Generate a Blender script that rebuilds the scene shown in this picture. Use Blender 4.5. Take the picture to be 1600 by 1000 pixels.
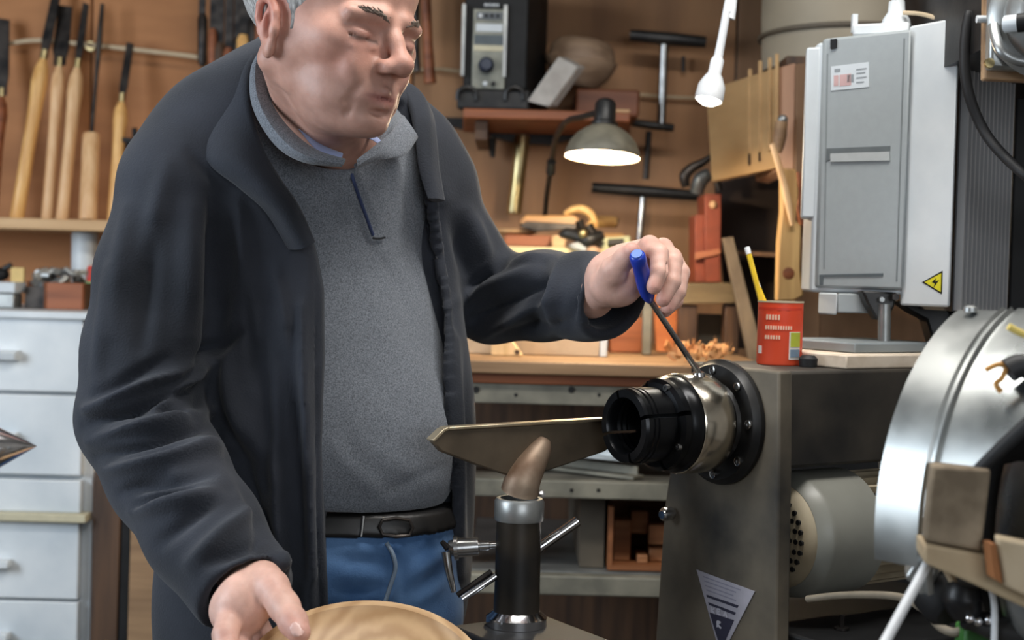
import bpy, bmesh, math, random
import numpy as np
from mathutils import Vector, Matrix, Quaternion
random.seed(7); np.random.seed(7)
scene = bpy.context.scene
COL = scene.collection
for o in list(bpy.data.objects): bpy.data.objects.remove(o)
# ------------------------------------------------------------------ camera
FPX = 50/36*1600
CAMZ = 1.30; PITCH = math.radians(1.8); ROLL = math.radians(1.5)
cd = bpy.data.cameras.new('camera'); cam = bpy.data.objects.new('camera', cd); COL.objects.link(cam)
cd.lens = 50; cd.sensor_width = 36; cd.clip_start = 0.02
cam.matrix_world = (Matrix.Translation((0,0,CAMZ)) @ Matrix.Rotation(math.radians(90)-PITCH, 4, 'X')
                    @ Matrix.Rotation(ROLL, 4, 'Z'))
scene.camera = cam
cd.dof.use_dof = True; cd.dof.focus_distance = 1.62; cd.dof.aperture_fstop = 5.0
CR = cam.matrix_world.to_3x3()
def ray(px, py):
    return CR @ Vector(((px-800)/FPX, (500-py)/FPX, -1))
def P(px, py, Y):                      # point seen at a photograph pixel, at distance Y into the room
    r = ray(px, py); s = Y/r.y
    return Vector((r.x*s, Y, CAMZ+r.z*s))
def PZ(px, py, z):                     # point seen at a pixel, at height z
    r = ray(px, py); s = (z-CAMZ)/r.z
    return Vector((r.x*s, r.y*s, z))
CRn = np.array(CR)
def to_px(v):                          # (n,3) world -> pixels
    q = (v-np.array([0,0,CAMZ])) @ CRn
    return 800-FPX*q[:,0]/q[:,2], 500+FPX*q[:,1]/q[:,2]
# ------------------------------------------------------------------ world, lights, exposure
w = bpy.data.worlds.new('world'); scene.world = w; w.use_nodes = True
w.node_tree.nodes['Background'].inputs[0].default_value = (.75,.86,1,1)
w.node_tree.nodes['Background'].inputs[1].default_value = 0.6
def area(name, loc, target, sx, sy, power, color):
    l = bpy.data.lights.new(name, 'AREA'); l.shape = 'RECTANGLE'; l.size = sx; l.size_y = sy
    l.energy = power; l.color = color
    o = bpy.data.objects.new(name, l); COL.objects.link(o); o.location = loc
    o.rotation_euler = (Vector(target)-Vector(loc)).to_track_quat('-Z','Y').to_euler()
    return o
area('window_daylight', (-2.3,0.9,1.75), (0.3,1.9,1.15), 1.2, 1.1, 50, (.80,.90,1.0))
area('window_daylight_front', (1.0,-1.9,1.75), (0.2,2.2,1.2), 1.9, 1.2, 30, (.90,.95,1.0))
area('ceiling_tube_light', (0.35,1.35,2.50), (0.35,1.5,0), 1.3, 0.2, 26, (1.0,.97,.92))
vs = scene.view_settings
vs.view_transform = 'Standard'; vs.look = 'None'; vs.gamma = 1; vs.use_curve_mapping = False
vs.exposure = 0.15
# ------------------------------------------------------------------ materials
def srgb(r,g,b):
    f = lambda c: (c/255/12.92 if c/255 <= .04045 else ((c/255+.055)/1.055)**2.4)
    return (f(r),f(g),f(b),1)
def new_mat(name):
    m = bpy.data.materials.new(name); m.use_nodes = True
    nt = m.node_tree; b = nt.nodes['Principled BSDF']
    return m, nt, b
def ramp(nt, stops):
    r = nt.nodes.new('ShaderNodeValToRGB'); e = r.color_ramp.elements
    while len(e) < len(stops): e.new(.5)
    for i,(p,c) in enumerate(stops): e[i].position = p; e[i].color = c
    return r
def mottled(name, c1, c2, rough=.6, metal=0, scale=12, detail=5, bump=.15, stretch=(1,1,1), r2=None, lo=.35, hi=.65, spec=.5, fine=None, dist=.004, sheen=0):
    m, nt, b = new_mat(name)
    tc = nt.nodes.new('ShaderNodeTexCoord'); mp = nt.nodes.new('ShaderNodeMapping')
    mp.inputs['Scale'].default_value = stretch
    n = nt.nodes.new('ShaderNodeTexNoise'); n.inputs['Scale'].default_value = scale; n.inputs['Detail'].default_value = detail
    nt.links.new(tc.outputs['Object'], mp.inputs[0]); nt.links.new(mp.outputs[0], n.inputs['Vector'])
    r = ramp(nt, [(lo,c1),(hi,c2)]); nt.links.new(n.outputs['Fac'], r.inputs[0])
    nt.links.new(r.outputs[0], b.inputs['Base Color'])
    b.inputs['Metallic'].default_value = metal; b.inputs['Roughness'].default_value = rough
    b.inputs['Specular IOR Level'].default_value = spec
    if sheen:
        b.inputs['Sheen Weight'].default_value = sheen; b.inputs['Sheen Roughness'].default_value = .5
    if r2 is not None:
        mr = nt.nodes.new('ShaderNodeMapRange'); mr.inputs[1].default_value=lo; mr.inputs[2].default_value=hi
        mr.inputs[3].default_value = rough; mr.inputs[4].default_value = r2
        nt.links.new(n.outputs['Fac'], mr.inputs[0]); nt.links.new(mr.outputs[0], b.inputs['Roughness'])
    if bump:
        bp = nt.nodes.new('ShaderNodeBump'); bp.inputs['Strength'].default_value = bump; bp.inputs['Distance'].default_value = dist
        src = n
        if fine:
            src = nt.nodes.new('ShaderNodeTexNoise'); src.inputs['Scale'].default_value = fine; src.inputs['Detail'].default_value = 2
            nt.links.new(tc.outputs['Object'], src.inputs['Vector'])
        nt.links.new(src.outputs['Fac'], bp.inputs['Height']); nt.links.new(bp.outputs[0], b.inputs['Normal'])
    return m
def wood(name, c1, c2, axis='z', scale=9, rough=.6, bump=.2, k=14):
    st = {'x':(1,k,k),'y':(k,1,k),'z':(k,k,1)}[axis]
    return mottled(name, srgb(*c1), srgb(*c2), rough, 0, scale/6, 7, bump, st, lo=.36, hi=.64)
def flat(name, c, rough=.5, metal=0, spec=.5, bump=0, scale=40, vary=.12):
    c = srgb(*c); a = tuple(x*(1-vary) for x in c[:3])+(1,)
    return mottled(name, a, c, rough, metal, scale, 3, bump, spec=spec)
def emit(name, c, s):
    m, nt, b = new_mat(name)
    b.inputs['Base Color'].default_value = srgb(*c); b.inputs['Emission Color'].default_value = srgb(*c)
    b.inputs['Emission Strength'].default_value = s
    return m
# ------------------------------------------------------------------ mesh builder
class MB:
    def __init__(s): s.v=[]; s.f=[]
    def add(s, vs, fs):
        n=len(s.v); s.v += [Vector(v) for v in vs]; s.f += [tuple(i+n for i in f) for f in fs]; return s
    def hexa(s, b, t):                  # bottom quad, top quad
        return s.add(list(b)+list(t), [(3,2,1,0),(4,5,6,7),(0,1,5,4),(1,2,6,5),(2,3,7,6),(3,0,4,7)])
    def box(s, c, size, R=None):
        c=Vector(c); h=[x/2 for x in size]; R=R or Matrix.Identity(3)
        q=[c+R@Vector((x*h[0],y*h[1],z*h[2])) for z in (-1,1) for x,y in ((-1,-1),(1,-1),(1,1),(-1,1))]
        return s.hexa(q[:4], q[4:])
    def bb(s, a, b):                    # corners
        a=Vector(a); b=Vector(b)
        return s.box((a+b)/2, [abs(x) for x in (b-a)])
    def prism(s, pts, d):               # polygon of world points extruded by vector d
        pts=[Vector(p) for p in pts]; d=Vector(d); n=len(pts)
        return s.add(pts+[p+d for p in pts], [tuple(range(n)), tuple(range(2*n-1,n-1,-1))]+[(i,n+i,n+(i+1)%n,(i+1)%n) for i in range(n)])
    def pxprism(s, pix, Y, d):          # outline given by pixels on the plane at distance Y, real depth d away from camera
        return s.prism([P(x,y,Y) for x,y in pix], (0,d,0))
    def loft(s, rings, caps=True, closed=False):
        n=len(rings[0]); base=len(s.v)
        for r in rings: s.v += [Vector(v) for v in r]
        m=len(rings)
        for i in range(m if closed else m-1):
            j=(i+1)%m
            for k in range(n):
                l=(k+1)%n
                s.f.append((base+i*n+k, base+i*n+l, base+j*n+l, base+j*n+k))
        if caps and not closed:
            s.f.append(tuple(base+k for k in reversed(range(n)))); s.f.append(tuple(base+(m-1)*n+k for k in range(n)))
        return s
    def lathe(s, o, d, prof, n=32, caps=True, a0=0, a1=2*math.pi):   # prof: (t along d, radius)
        o=Vector(o); d=Vector(d).normalized(); x=d.orthogonal().normalized()
        if abs(d.z)<.9: x=(Vector((0,0,1))-d*d.z).normalized()
        y=d.cross(x)
        rings=[[o+d*t+(x*math.cos(2*math.pi*k/n)+y*math.sin(2*math.pi*k/n))*max(r,1e-5) for k in range(n)] for t,r in prof]
        return s.loft(rings, caps)
    def cyl(s, a, b, r, r2=None, n=20):
        a=Vector(a); b=Vector(b); L=(b-a).length
        return s.lathe(a, b-a, [(0,r),(L,r if r2 is None else r2)], n)
    def tube(s, pts, r, n=10, sub=6, closed=False):
        pts=[Vector(p) for p in pts]
        rs = r if isinstance(r,(list,tuple)) else [r]*len(pts)
        c,cr = spline(pts, rs, sub, closed)
        rings=[]; up=None; m=len(c)
        for i,p in enumerate(c):
            if closed: t=(c[(i+1)%m]-c[i-1]).normalized()
            else: t=(c[min(i+1,m-1)]-c[max(i-1,0)]).normalized()
            if up is None: up=t.orthogonal().normalized()
            up=(up-t*up.dot(t)).normalized(); y=t.cross(up)
            rings.append([p+(up*math.cos(2*math.pi*k/n)+y*math.sin(2*math.pi*k/n))*cr[i] for k in range(n)])
        return s.loft(rings, True, closed)
    def ball(s, c, r, n=16, sc=(1,1,1)):
        c=Vector(c); prof=[(-r*math.cos(math.pi*i/n), r*math.sin(math.pi*i/n)) for i in range(n+1)]
        k=len(s.v); s.lathe((0,0,0),(0,0,1),prof,2*n)
        for i in range(k,len(s.v)): v=s.v[i]; s.v[i]=c+Vector((v.x*sc[0],v.y*sc[1],v.z*sc[2]))
        return s
    def ribbon(s, rails, thick, sub=6, across=4):     # thick curved sheet through rails of points
        R=[spline([Vector(p) for p in r],[0]*len(r),sub,False)[0] for r in rails]
        n=len(R[0]); grid=[]
        for i in range(n):
            row=spline([r[i] for r in R],[0]*len(R),across,False)[0] if len(R)>2 else [R[0][i].lerp(R[1][i],j/across) for j in range(across+1)]
            grid.append(row)
        m=len(grid[0]); N=[[None]*m for _ in range(n)]
        for i in range(n):
            for j in range(m):
                a=grid[min(i+1,n-1)][j]-grid[max(i-1,0)][j]; b=grid[i][min(j+1,m-1)]-grid[i][max(j-1,0)]
                q=a.cross(b); N[i][j]=q.normalized() if q.length>1e-12 else Vector((0,-1,0))
        rings=[]
        for i in range(n):
            top=[grid[i][j]+N[i][j]*(thick/2)*(1 if 0<j<m-1 else .3) for j in range(m)]
            bot=[grid[i][j]-N[i][j]*(thick/2)*(1 if 0<j<m-1 else .3) for j in reversed(range(m))]
            rings.append(top+bot)
        return s.loft(rings)
def spline(pts, rs, sub, closed):
    out=[]; orr=[]; n=len(pts)
    if n==2 and not closed:
        return [pts[0].lerp(pts[1],i/sub) for i in range(sub+1)], [rs[0]+(rs[1]-rs[0])*i/sub for i in range(sub+1)]
    for i in range(n if closed else n-1):
        if closed: a,b,c,d=[pts[(i+k)%n] for k in (-1,0,1,2)]; r0,r1=rs[i],rs[(i+1)%n]
        else: a,b,c,d=pts[max(i-1,0)],pts[i],pts[i+1],pts[min(i+2,n-1)]; r0,r1=rs[i],rs[i+1]
        for k in range(sub):
            t=k/sub
            out.append(((2*b)+(c-a)*t+(2*a-5*b+4*c-d)*t*t+(3*b-a-3*c+d)*t**3)*.5); orr.append(r0+(r1-r0)*t)
    if not closed: out.append(pts[-1]); orr.append(rs[-1])
    return out, orr
ORG = {}
def finish(mb, name, mat, org, bevel=0, smooth=40, fixn=True):
    me=bpy.data.meshes.new(name)
    me.from_pydata([v-org for v in mb.v],[],mb.f)
    if fixn:
        b=bmesh.new(); b.from_mesh(me); bmesh.ops.recalc_face_normals(b, faces=b.faces); b.to_mesh(me); b.free()
    me.materials.append(mat)
    me.polygons.foreach_set('use_smooth',[True]*len(me.polygons))
    me.set_sharp_from_angle(angle=math.radians(smooth))
    o=bpy.data.objects.new(name,me); COL.objects.link(o)
    if bevel:
        m=o.modifiers.new('bevel','BEVEL'); m.width=bevel; m.segments=2; m.limit_method='ANGLE'; m.angle_limit=math.radians(35)
    return o
def thing(name, label, cat, loc, group=None):
    o=bpy.data.objects.new(name,None); COL.objects.link(o); o.location=loc; o.empty_display_size=.05
    o['label']=label; o['category']=cat
    if group: o['group']=group
    ORG[o]=Vector(loc); return o
def part(mb, name, mat, parent, label=None, kind=None, **k):
    o=finish(mb,name,mat,ORG[parent],**k); o.parent=parent; ORG[o]=ORG[parent]
    if label: o['label']=label
    if kind: o['kind']=kind
    return o
def base_of(mb):
    xs=[v.x for v in mb.v]; ys=[v.y for v in mb.v]; zs=[v.z for v in mb.v]
    return Vector(((min(xs)+max(xs))/2,(min(ys)+max(ys))/2,min(zs)))
def single(mb, name, mat, label, cat, group=None, **k):
    org=base_of(mb); o=finish(mb,name,mat,org,**k); o.location=org; ORG[o]=org
    o['label']=label; o['category']=cat
    if group: o['group']=group
    return o
def struct(mb, name, mat, **k):
    org=base_of(mb); o=finish(mb,name,mat,org,**k); o.location=org; o['kind']='structure'; ORG[o]=org; return o
# ------------------------------------------------------------------ implicit surfaces for the person
class Field:
    def __init__(s, lo, hi, h):
        s.lo=np.array(lo,dtype=np.float32); s.h=h
        n=[int(math.ceil((b-a)/h))+1 for a,b in zip(lo,hi)]
        s.ax=[(s.lo[i]+np.arange(n[i],dtype=np.float32)*h).astype(np.float32) for i in range(3)]
        s.d=np.full(n,1e3,dtype=np.float32)
    def sl(s, lo, hi):
        r=[]
        for i in range(3):
            a=int(max(0,math.floor((lo[i]-s.lo[i])/s.h))); b=int(min(s.d.shape[i],math.ceil((hi[i]-s.lo[i])/s.h)+1))
            if b<=a: return None
            r.append(slice(a,b))
        return tuple(r)
    def grid(s, r):
        return (s.ax[0][r[0]][:,None,None], s.ax[1][r[1]][None,:,None], s.ax[2][r[2]][None,None,:])
    def _op(s, r, d, k, mode):
        D=s.d[r]
        if mode=='add':
            if k<=0: s.d[r]=np.minimum(D,d); return
            h=np.clip(.5+.5*(D-d)/k,0,1); s.d[r]=np.where(D>100,d,D*(1-h)+d*h-k*h*(1-h))
        elif mode=='sub':
            if k<=0: s.d[r]=np.maximum(D,-d); return
            h=np.clip(.5-.5*(D+d)/k,0,1); s.d[r]=D*(1-h)+(-d)*h+k*h*(1-h)
        elif mode=='paint':            # push surface by amount k within the shape (soft)
            s.d[r]=D+k*np.clip(-d,0,1)
    def cap(s, a, b, ra, rb=None, k=.01, mode='add', pad=3.0):
        rb=ra if rb is None else rb
        a=np.array(a,dtype=np.float32); b=np.array(b,dtype=np.float32); m=max(ra,rb)+k*pad+s.h*3
        r=s.sl(np.minimum(a,b)-m, np.maximum(a,b)+m)
        if r is None: return
        X,Y,Z=s.grid(r); ba=b-a; L=float(ba@ba)+1e-12
        t=np.clip(((X-a[0])*ba[0]+(Y-a[1])*ba[1]+(Z-a[2])*ba[2])/L,0,1)
        d=np.sqrt((X-a[0]-t*ba[0])**2+(Y-a[1]-t*ba[1])**2+(Z-a[2]-t*ba[2])**2)-(ra+(rb-ra)*t)
        s._op(r,d,k,mode)
    def chain(s, pts, rs, k=.01, mode='add'):
        for i in range(len(pts)-1): s.cap(pts[i],pts[i+1],rs[i],rs[i+1],k,mode)
    def ell(s, c, rad, R=None, k=.01, mode='add', pad=3.0):
        c=np.array(c,dtype=np.float32); m=max(rad)+k*pad+s.h*3
        r=s.sl(c-m,c+m)
        if r is None: return
        X,Y,Z=s.grid(r); X=X-c[0]; Y=Y-c[1]; Z=Z-c[2]
        if R is not None:
            R=np.array(R,dtype=np.float32)      # columns = local axes
            X,Y,Z=[X*R[0,i]+Y*R[1,i]+Z*R[2,i] for i in range(3)]
        k0=np.sqrt((X/rad[0])**2+(Y/rad[1])**2+(Z/rad[2])**2)
        k1=np.sqrt((X/rad[0]**2)**2+(Y/rad[1]**2)**2+(Z/rad[2]**2)**2)+1e-9
        s._op(r,k0*(k0-1)/k1,k,mode)
    def full(s): return s.grid((slice(None),)*3)
    def mesh(s, R=None):
        d=s.d; h=s.h
        nx,ny,nz=d.shape
        ins=d<0
        c=np.zeros((nx-1,ny-1,nz-1),dtype=np.int8)
        for i in (0,1):
            for j in (0,1):
                for k in (0,1): c+=ins[i:nx-1+i,j:ny-1+j,k:nz-1+k]
        act=(c>0)&(c<8); idx=np.argwhere(act)
        vid=np.full(act.shape,-1,dtype=np.int32); vid[act]=np.arange(len(idx))
        acc=np.zeros((len(idx),3)); cnt=np.zeros(len(idx))
        cor=[(i,j,k) for i in (0,1) for j in (0,1) for k in (0,1)]
        for a in range(8):
            for b in range(a+1,8):
                A=np.array(cor[a]); B=np.array(cor[b])
                if abs(A-B).sum()!=1: continue
                da=d[tuple((idx+A).T)]; db=d[tuple((idx+B).T)]
                m=(da<0)!=(db<0); t=da/(da-db+1e-20)
                p=A[None,:]+(B-A)[None,:]*t[:,None]
                acc[m]+=p[m]; cnt[m]+=1
        v=s.lo+(idx+acc/cnt[:,None])*h
        F=[]
        for ax in range(3):
            o=[1,2] if ax==0 else ([2,0] if ax==1 else [0,1])
            sa=[slice(None)]*3; sb=[slice(None)]*3; sa[ax]=slice(0,-1); sb[ax]=slice(1,None)
            e0=ins[tuple(sa)]; e1=ins[tuple(sb)]
            q=np.argwhere(e0!=e1)
            ok=np.ones(len(q),bool)
            for t in o: ok&=(q[:,t]>0)&(q[:,t]<d.shape[t]-1)
            q=q[ok]; flip=e0[tuple(q.T)]
            def g(a,b):
                w_=q.copy(); w_[:,o[0]]-=a; w_[:,o[1]]-=b; return vid[tuple(w_.T)]
            f=np.stack([g(1,1),g(0,1),g(0,0),g(1,0)],1)
            f[~flip]=f[~flip][:,::-1]
            F.append(f)
        return v.astype(np.float64), np.concatenate(F)
def vnormals(v, f):
    n=np.zeros_like(v); a=v[f[:,0]]; fn=np.cross(v[f[:,2]]-a, v[f[:,3]]-v[f[:,1]])
    for k in range(4): np.add.at(n,f[:,k],fn)
    return n/(np.linalg.norm(n,axis=1,keepdims=True)+1e-12)
def relax(v, f, it=2, lam=.5):
    e=np.concatenate([f[:,[0,1]],f[:,[1,2]],f[:,[2,3]],f[:,[3,0]]])
    for _ in range(it):
        s_=np.zeros_like(v); c=np.zeros(len(v))
        np.add.at(s_,e[:,0],v[e[:,1]]); np.add.at(c,e[:,0],1); np.add.at(s_,e[:,1],v[e[:,0]]); np.add.at(c,e[:,1],1)
        v=v*(1-lam)+lam*s_/np.maximum(c,1)[:,None]
    return v
def seg_d(px,py,x0,y0,x1,y1):
    dx,dy=x1-x0,y1-y0; t=np.clip(((px-x0)*dx+(py-y0)*dy)/(dx*dx+dy*dy+1e-9),0,1)
    return np.hypot(px-x0-t*dx,py-y0-t*dy), t
def folds(v, f, strokes):
    """cloth folds: each stroke is (x0,y0,x1,y1,width_px,height_mm), raised (or sunk) on the side facing the viewer"""
    n=vnormals(v,f); px,py=to_px(v); view=v-np.array([0,0,CAMZ]); view/=np.linalg.norm(view,axis=1,keepdims=True)
    face=np.clip(-(n*view).sum(1)*1.6,0,1); D=np.zeros(len(v))
    for x0,y0,x1,y1,w_,a in strokes:
        d,t=seg_d(px,py,x0,y0,x1,y1)
        D+=a*.001*np.exp(-(d/w_)**2)*np.sin(np.pi*np.clip(.12+.76*t,0,1))
    return v+n*(D*face)[:,None]
def np_obj(v, f, name, mat, parent, label=None, col=None, smooth=True):
    me=bpy.data.meshes.new(name); org=np.array(ORG[parent])
    me.vertices.add(len(v)); me.vertices.foreach_set('co',(v-org).astype(np.float32).ravel())
    me.loops.add(f.size); me.loops.foreach_set('vertex_index',f.astype(np.int32).ravel())
    me.polygons.add(len(f)); me.polygons.foreach_set('loop_start',np.arange(0,f.size,4,dtype=np.int32))
    me.update(calc_edges=True); me.validate()
    me.polygons.foreach_set('use_smooth',[True]*len(me.polygons))
    if col is not None:
        at=me.color_attributes.new('tint','FLOAT_COLOR','POINT')
        at.data.foreach_set('color',np.concatenate([col,np.ones((len(col),1))],1).astype(np.float32).ravel())
    me.materials.append(mat)
    o=bpy.data.objects.new(name,me); COL.objects.link(o); o.parent=parent; ORG[o]=ORG[parent]
    if label: o['label']=label
    return o
# ------------------------------------------------------------------ palette
M={}
M['ply']=mottled('plywood_ochre',srgb(152,100,58),srgb(174,118,72),.7,0,3,6,.1,(1,1,5))
M['ply2']=mottled('plywood_brown',srgb(150,110,78),srgb(172,128,90),.7,0,3,6,.1,(5,1,1))
M['ply3']=mottled('hardboard_brown',srgb(122,92,66),srgb(142,108,80),.7,0,3,6,.1,(5,1,1))
M['plaster']=mottled('grey_plaster',srgb(150,145,138),srgb(170,166,160),.9,0,4,5,.2)
M['concrete']=mottled('concrete_floor',srgb(92,86,80),srgb(120,114,106),.85,0,3,8,.3)
M['white']=mottled('white_paint',srgb(198,204,208),srgb(216,220,222),.45,0,9,6,.05)
M['whiteold']=mottled('worn_white_paint',srgb(190,198,204),srgb(222,226,228),.5,0,5,8,.08)
M['handle_w']=wood('ash_handle_wood',(206,160,112),(226,186,140),'z',40,.45,.1)
M['handle_y']=wood('yellow_handle_wood',(205,152,88),(232,184,116),'z',40,.4,.1)
M['steel_dark']=mottled('dark_tool_steel',srgb(38,36,36),srgb(74,68,64),.4,.8,30,4,.1)
M['steel']=mottled('bright_steel',srgb(150,150,150),srgb(190,190,190),.25,1,30,4,.05)
M['chrome']=flat('chrome',(215,215,218),.12,1)
M['brass']=mottled('brass_tube',srgb(176,158,112),srgb(200,184,140),.35,1,20,3,.05)
M['shelf']=wood('pine_shelf',(178,140,98),(206,170,126),'x',20,.6,.15)
M['redwood']=wood('reddish_wood',(112,62,36),(148,86,52),'x',20,.55,.15)
M['darkwood']=wood('dark_wood',(58,40,28),(88,62,42),'z',20,.6,.15)
M['benchwood']=wood('bench_wood',(120,92,66),(160,128,94),'x',14,.6,.25)
M['greywood']=mottled('grey_painted_wood',srgb(98,96,86),srgb(132,128,114),.6,0,14,6,.2)
M['black']=mottled('black_enamel',srgb(18,18,19),srgb(30,30,31),.55,0,14,5,.1,spec=.25)
M['blackmetal']=mottled('black_cast_iron',srgb(24,24,26),srgb(44,43,42),.42,.35,25,6,.15)
M['rubber']=flat('black_rubber',(24,24,26),.6)
M['greyplastic']=flat('grey_plastic',(152,158,160),.5,bump=.03,scale=90,vary=.04)
M['lightgrey']=flat('light_grey_paint',(196,202,206),.42,vary=.04)
M['cream']=flat('cream_paint',(196,188,160),.5)
M['alu']=mottled('cast_aluminium',srgb(140,142,142),srgb(172,174,172),.38,.75,18,5,.15)
M['cable']=flat('cream_cable',(196,176,146),.5)
M['wcable']=flat('white_cable',(222,224,226),.4)
# ------------------------------------------------------------------ room shell
YW=3.32
m=MB().bb((-2.8,YW,0),(2.3,YW+.12,2.65)); wb=struct(m,'wall_back',M['plaster'])
for x0,x1,mt in ((-2.78,-.99,'ply'),(-.985,-.245,'ply'),(-.24,.50,'ply2'),(.505,1.30,'ply3'),(1.305,2.28,'ply3')):
    m=MB().bb((x0,YW-.018,.02),(x1,YW-.001,2.6)); part(m,'panel',M[mt],wb,bevel=.002)
struct(MB().bb((-2.92,-2.6,0),(-2.8,YW+.12,2.65)),'wall_left',M['plaster'])
struct(MB().bb((2.3,-2.6,0),(2.42,YW+.12,2.65)),'wall_right',M['plaster'])
m=MB().bb((-2.8,-2.6,0),(2.3,-2.48,.9)).bb((-2.8,-2.6,2.3),(2.3,-2.48,2.65)).bb((-2.8,-2.6,.9),(-.3,-2.48,2.3)).bb((1.9,-2.6,.9),(2.3,-2.48,2.3))
struct(m,'wall_front',M['plaster'])
m=MB()
for x in (-.3,.8,1.85): m.bb((x,-2.56,.9),(x+.05,-2.5,2.3))
for z in (.9,2.25): m.bb((-.3,-2.56,z),(1.9,-2.5,z+.05))
struct(m,'window_1',M['white'])
struct(MB().bb((-2.92,-2.6,-.1),(2.42,YW+.12,0)),'floor',M['concrete'])
struct(MB().bb((-2.92,-2.6,2.65),(2.42,YW+.12,2.75)),'ceiling',M['plaster'])
struct(MB().bb((-.35,2.72,2.03),(2.29,YW-.02,2.06)),'added_shade_shelf',M['darkwood'],bevel=.003)  # overhead shelf added out of view to shade the top of the wall
# ceiling tube lamp housing
t=thing('ceiling_lamp','long white ceiling tube lamp above the lathe','lamp',(0.35,1.35,2.52))
part(MB().bb((-.3,1.29,2.53),(1.0,1.41,2.65)),'housing',M['white'],t)

# ------------------------------------------------------------------ left wall shelf and turning tools
ZS=P(80,342,3.06).z
t=thing('wall_shelf','narrow pine shelf carrying the long handled turning tools','shelf',(-1.15,3.18,ZS-.03))
part(MB().bb((-1.75,3.05,ZS-.024),(-.66,3.30,ZS)),'board',M['shelf'],t,bevel=.002)
for x in (-1.6,-.75): part(MB().bb((x,3.1,ZS-.09),(x+.025,3.30,ZS-.024)),'bracket',M['darkwood'],t)
def tool(tip, fer, base, hr, blade, Y=3.17, label='', block=False, hm='handle_w', bm='steel_dark'):
    b=P(*base,Y); f=P(*fer,Y+.05); tp=P(*tip,Y+.09)
    b.z=ZS+.001 if abs(b.z-ZS)<.04 else b.z
    t=thing('turning_chisel',label,'chisel',b,'long handled turning tools on the wall shelf')
    L=(f-b).length
    if block: prof=[(0,hr*.96),(.004,hr),(L-.004,hr),(L,hr*.92)]
    else: prof=[(0,hr*.70),(.004,hr*.84),(L*.3,hr*.80),(L*.55,hr*.76),(L*.72,hr*.85),(L*.84,hr),(L*.93,hr*.84),(L*.975,hr*.5),(L,hr*.42)]
    part(MB().lathe(b,f-b,prof,20),'handle',M[hm],t)
    d=(f-b).normalized()
    if not block: part(MB().lathe(f-d*.004,d,[(0,hr*.46),(.022,hr*.42)],16),'ferrule',M['brass'],t)
    w,kind=blade
    ax=(tp-f).normalized(); side=ax.cross(Vector((0,1,0))).normalized(); th=Vector((0,.006,0))
    m=MB()
    if kind=='round': m.tube([f-ax*.01,f.lerp(tp,.4),f.lerp(tp,.7),tp],[w*.45,w*.5,w*.8,w*.5],12,3)
    else:
        n0=.35 if kind=='spade' else .75
        pts=[f-side*w*n0-th/2,f.lerp(tp,.12)-side*w*n0-th/2,f.lerp(tp,.25)-side*w-th/2,f.lerp(tp,.97)-side*w-th/2,tp+side*w*.7-th/2,f.lerp(tp,.25)+side*w-th/2,f.lerp(tp,.12)+side*w*n0-th/2,f+side*w*n0-th/2]
        m.prism(pts,th)
    part(m,'blade',M[bm],t); return t
tool((90,-22),(68,90),(26,341),.0185,(.011,'chisel'),label='leftmost whole turning chisel with glossy yellow handle leaning right',hm='handle_y')
tool((101,8),(93,102),(74,341),.0165,(.018,'chisel'),Y=3.18,label='turning chisel with the widest dark blade and pale handle')
tool((134,4),(121,104),(97,343),.0170,(.008,'chisel'),Y=3.16,label='turning chisel with narrow blade beside the wide bladed one')
tool((160,6),(143,210),(137,346),.0195,(.0085,'round'),Y=3.15,label='turning gouge with a long steel shaft in a plain cylindrical block',block=True)
tool((203,66),(190,158),(177,346),.0165,(.009,'chisel'),Y=3.16,label='short turning chisel with yellow handle next to the man\'s shoulder',hm='handle_y')
tool((4,28),(2,150),(-14,341),.017,(.016,'chisel'),Y=3.17,label='wide dark chisel cut off by the left edge of the picture',hm='redwood')
# small clamp
t=thing('small_clamp','small black and white clamp beside the short yellow chisel','clamp',P(208,250,3.2))
part(MB().tube([P(201,262,3.2),P(202,222,3.2),P(203,219,3.2)],.009,8,2),'body',M['black'],t)
part(MB().tube([P(209,252,3.18),P(210,224,3.18)],.0075,10,2),'sleeve',M['white'],t)
m=MB().box(P(203,219,3.19),(.034,.012,.010)); m.cyl(P(210,200,3.18),P(211,220,3.18),.006,n=10); part(m,'screw',M['black'],t)
# rail rod
single(MB().tube([P(10,69,3.27),P(60,63,3.25),P(140,70,3.25),P(300,88,3.25),P(318,94,3.25),P(324,106,3.29)],.0055,8,6),'tool_rail',M['cable'],'thin pale rod fixed across the ochre wall behind the chisels','rod')
m=MB().cyl(P(141,72,3.25),P(141,74,3.31),.011); single(m,'rail_hook',M['brass'],'small brass hook holding the thin rod on the wall','hook')
# hanging tools behind the head
hang=[((317,-60),(316,104),.010,'steel_dark','dark bar tool hanging left of the man\'s head'),
      ((334,-40),(331,130),.009,'redwood','thin red brown stick hanging beside the dark bar'),
      ((345,-40),(341,175),.012,'darkwood','dark wooden tool handle hanging below the rod end'),
      ((360,-40),(354,190),.012,'redwood','copper brown tool shaft hanging close to the jacket collar'),
      ((372,-40),(368,160),.008,'steel_dark','slim black rasp hanging behind the collar'),
      ((384,-40),(377,150),.014,'handle_y','tool with yellow brown handle hanging near the ear'),
      ((396,-40),(394,100),.010,'steel_dark','dark steel file hanging right beside the ear'),
      ((405,-40),(404,90),.009,'redwood','red brown handle tip showing just under the ear')]
for a,b,r,mt,lb in hang:
    pa=P(*a,3.24); pb=P(*b,3.22); L=(pa-pb).length
    t=thing('hanging_tool',lb,'tool',pb,'tools hanging behind the man\'s head')
    part(MB().lathe(pb,pa-pb,[(0,r*.5),(.01,r),(L*.45,r*1.15),(L*.5,r*.7)],12),'handle',M[mt],t)
    part(MB().box((pa+pb)/2+(pa-pb)*.25,(r*1.5,.006,L*.55)),'shank',M['steel_dark'],t)
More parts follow.
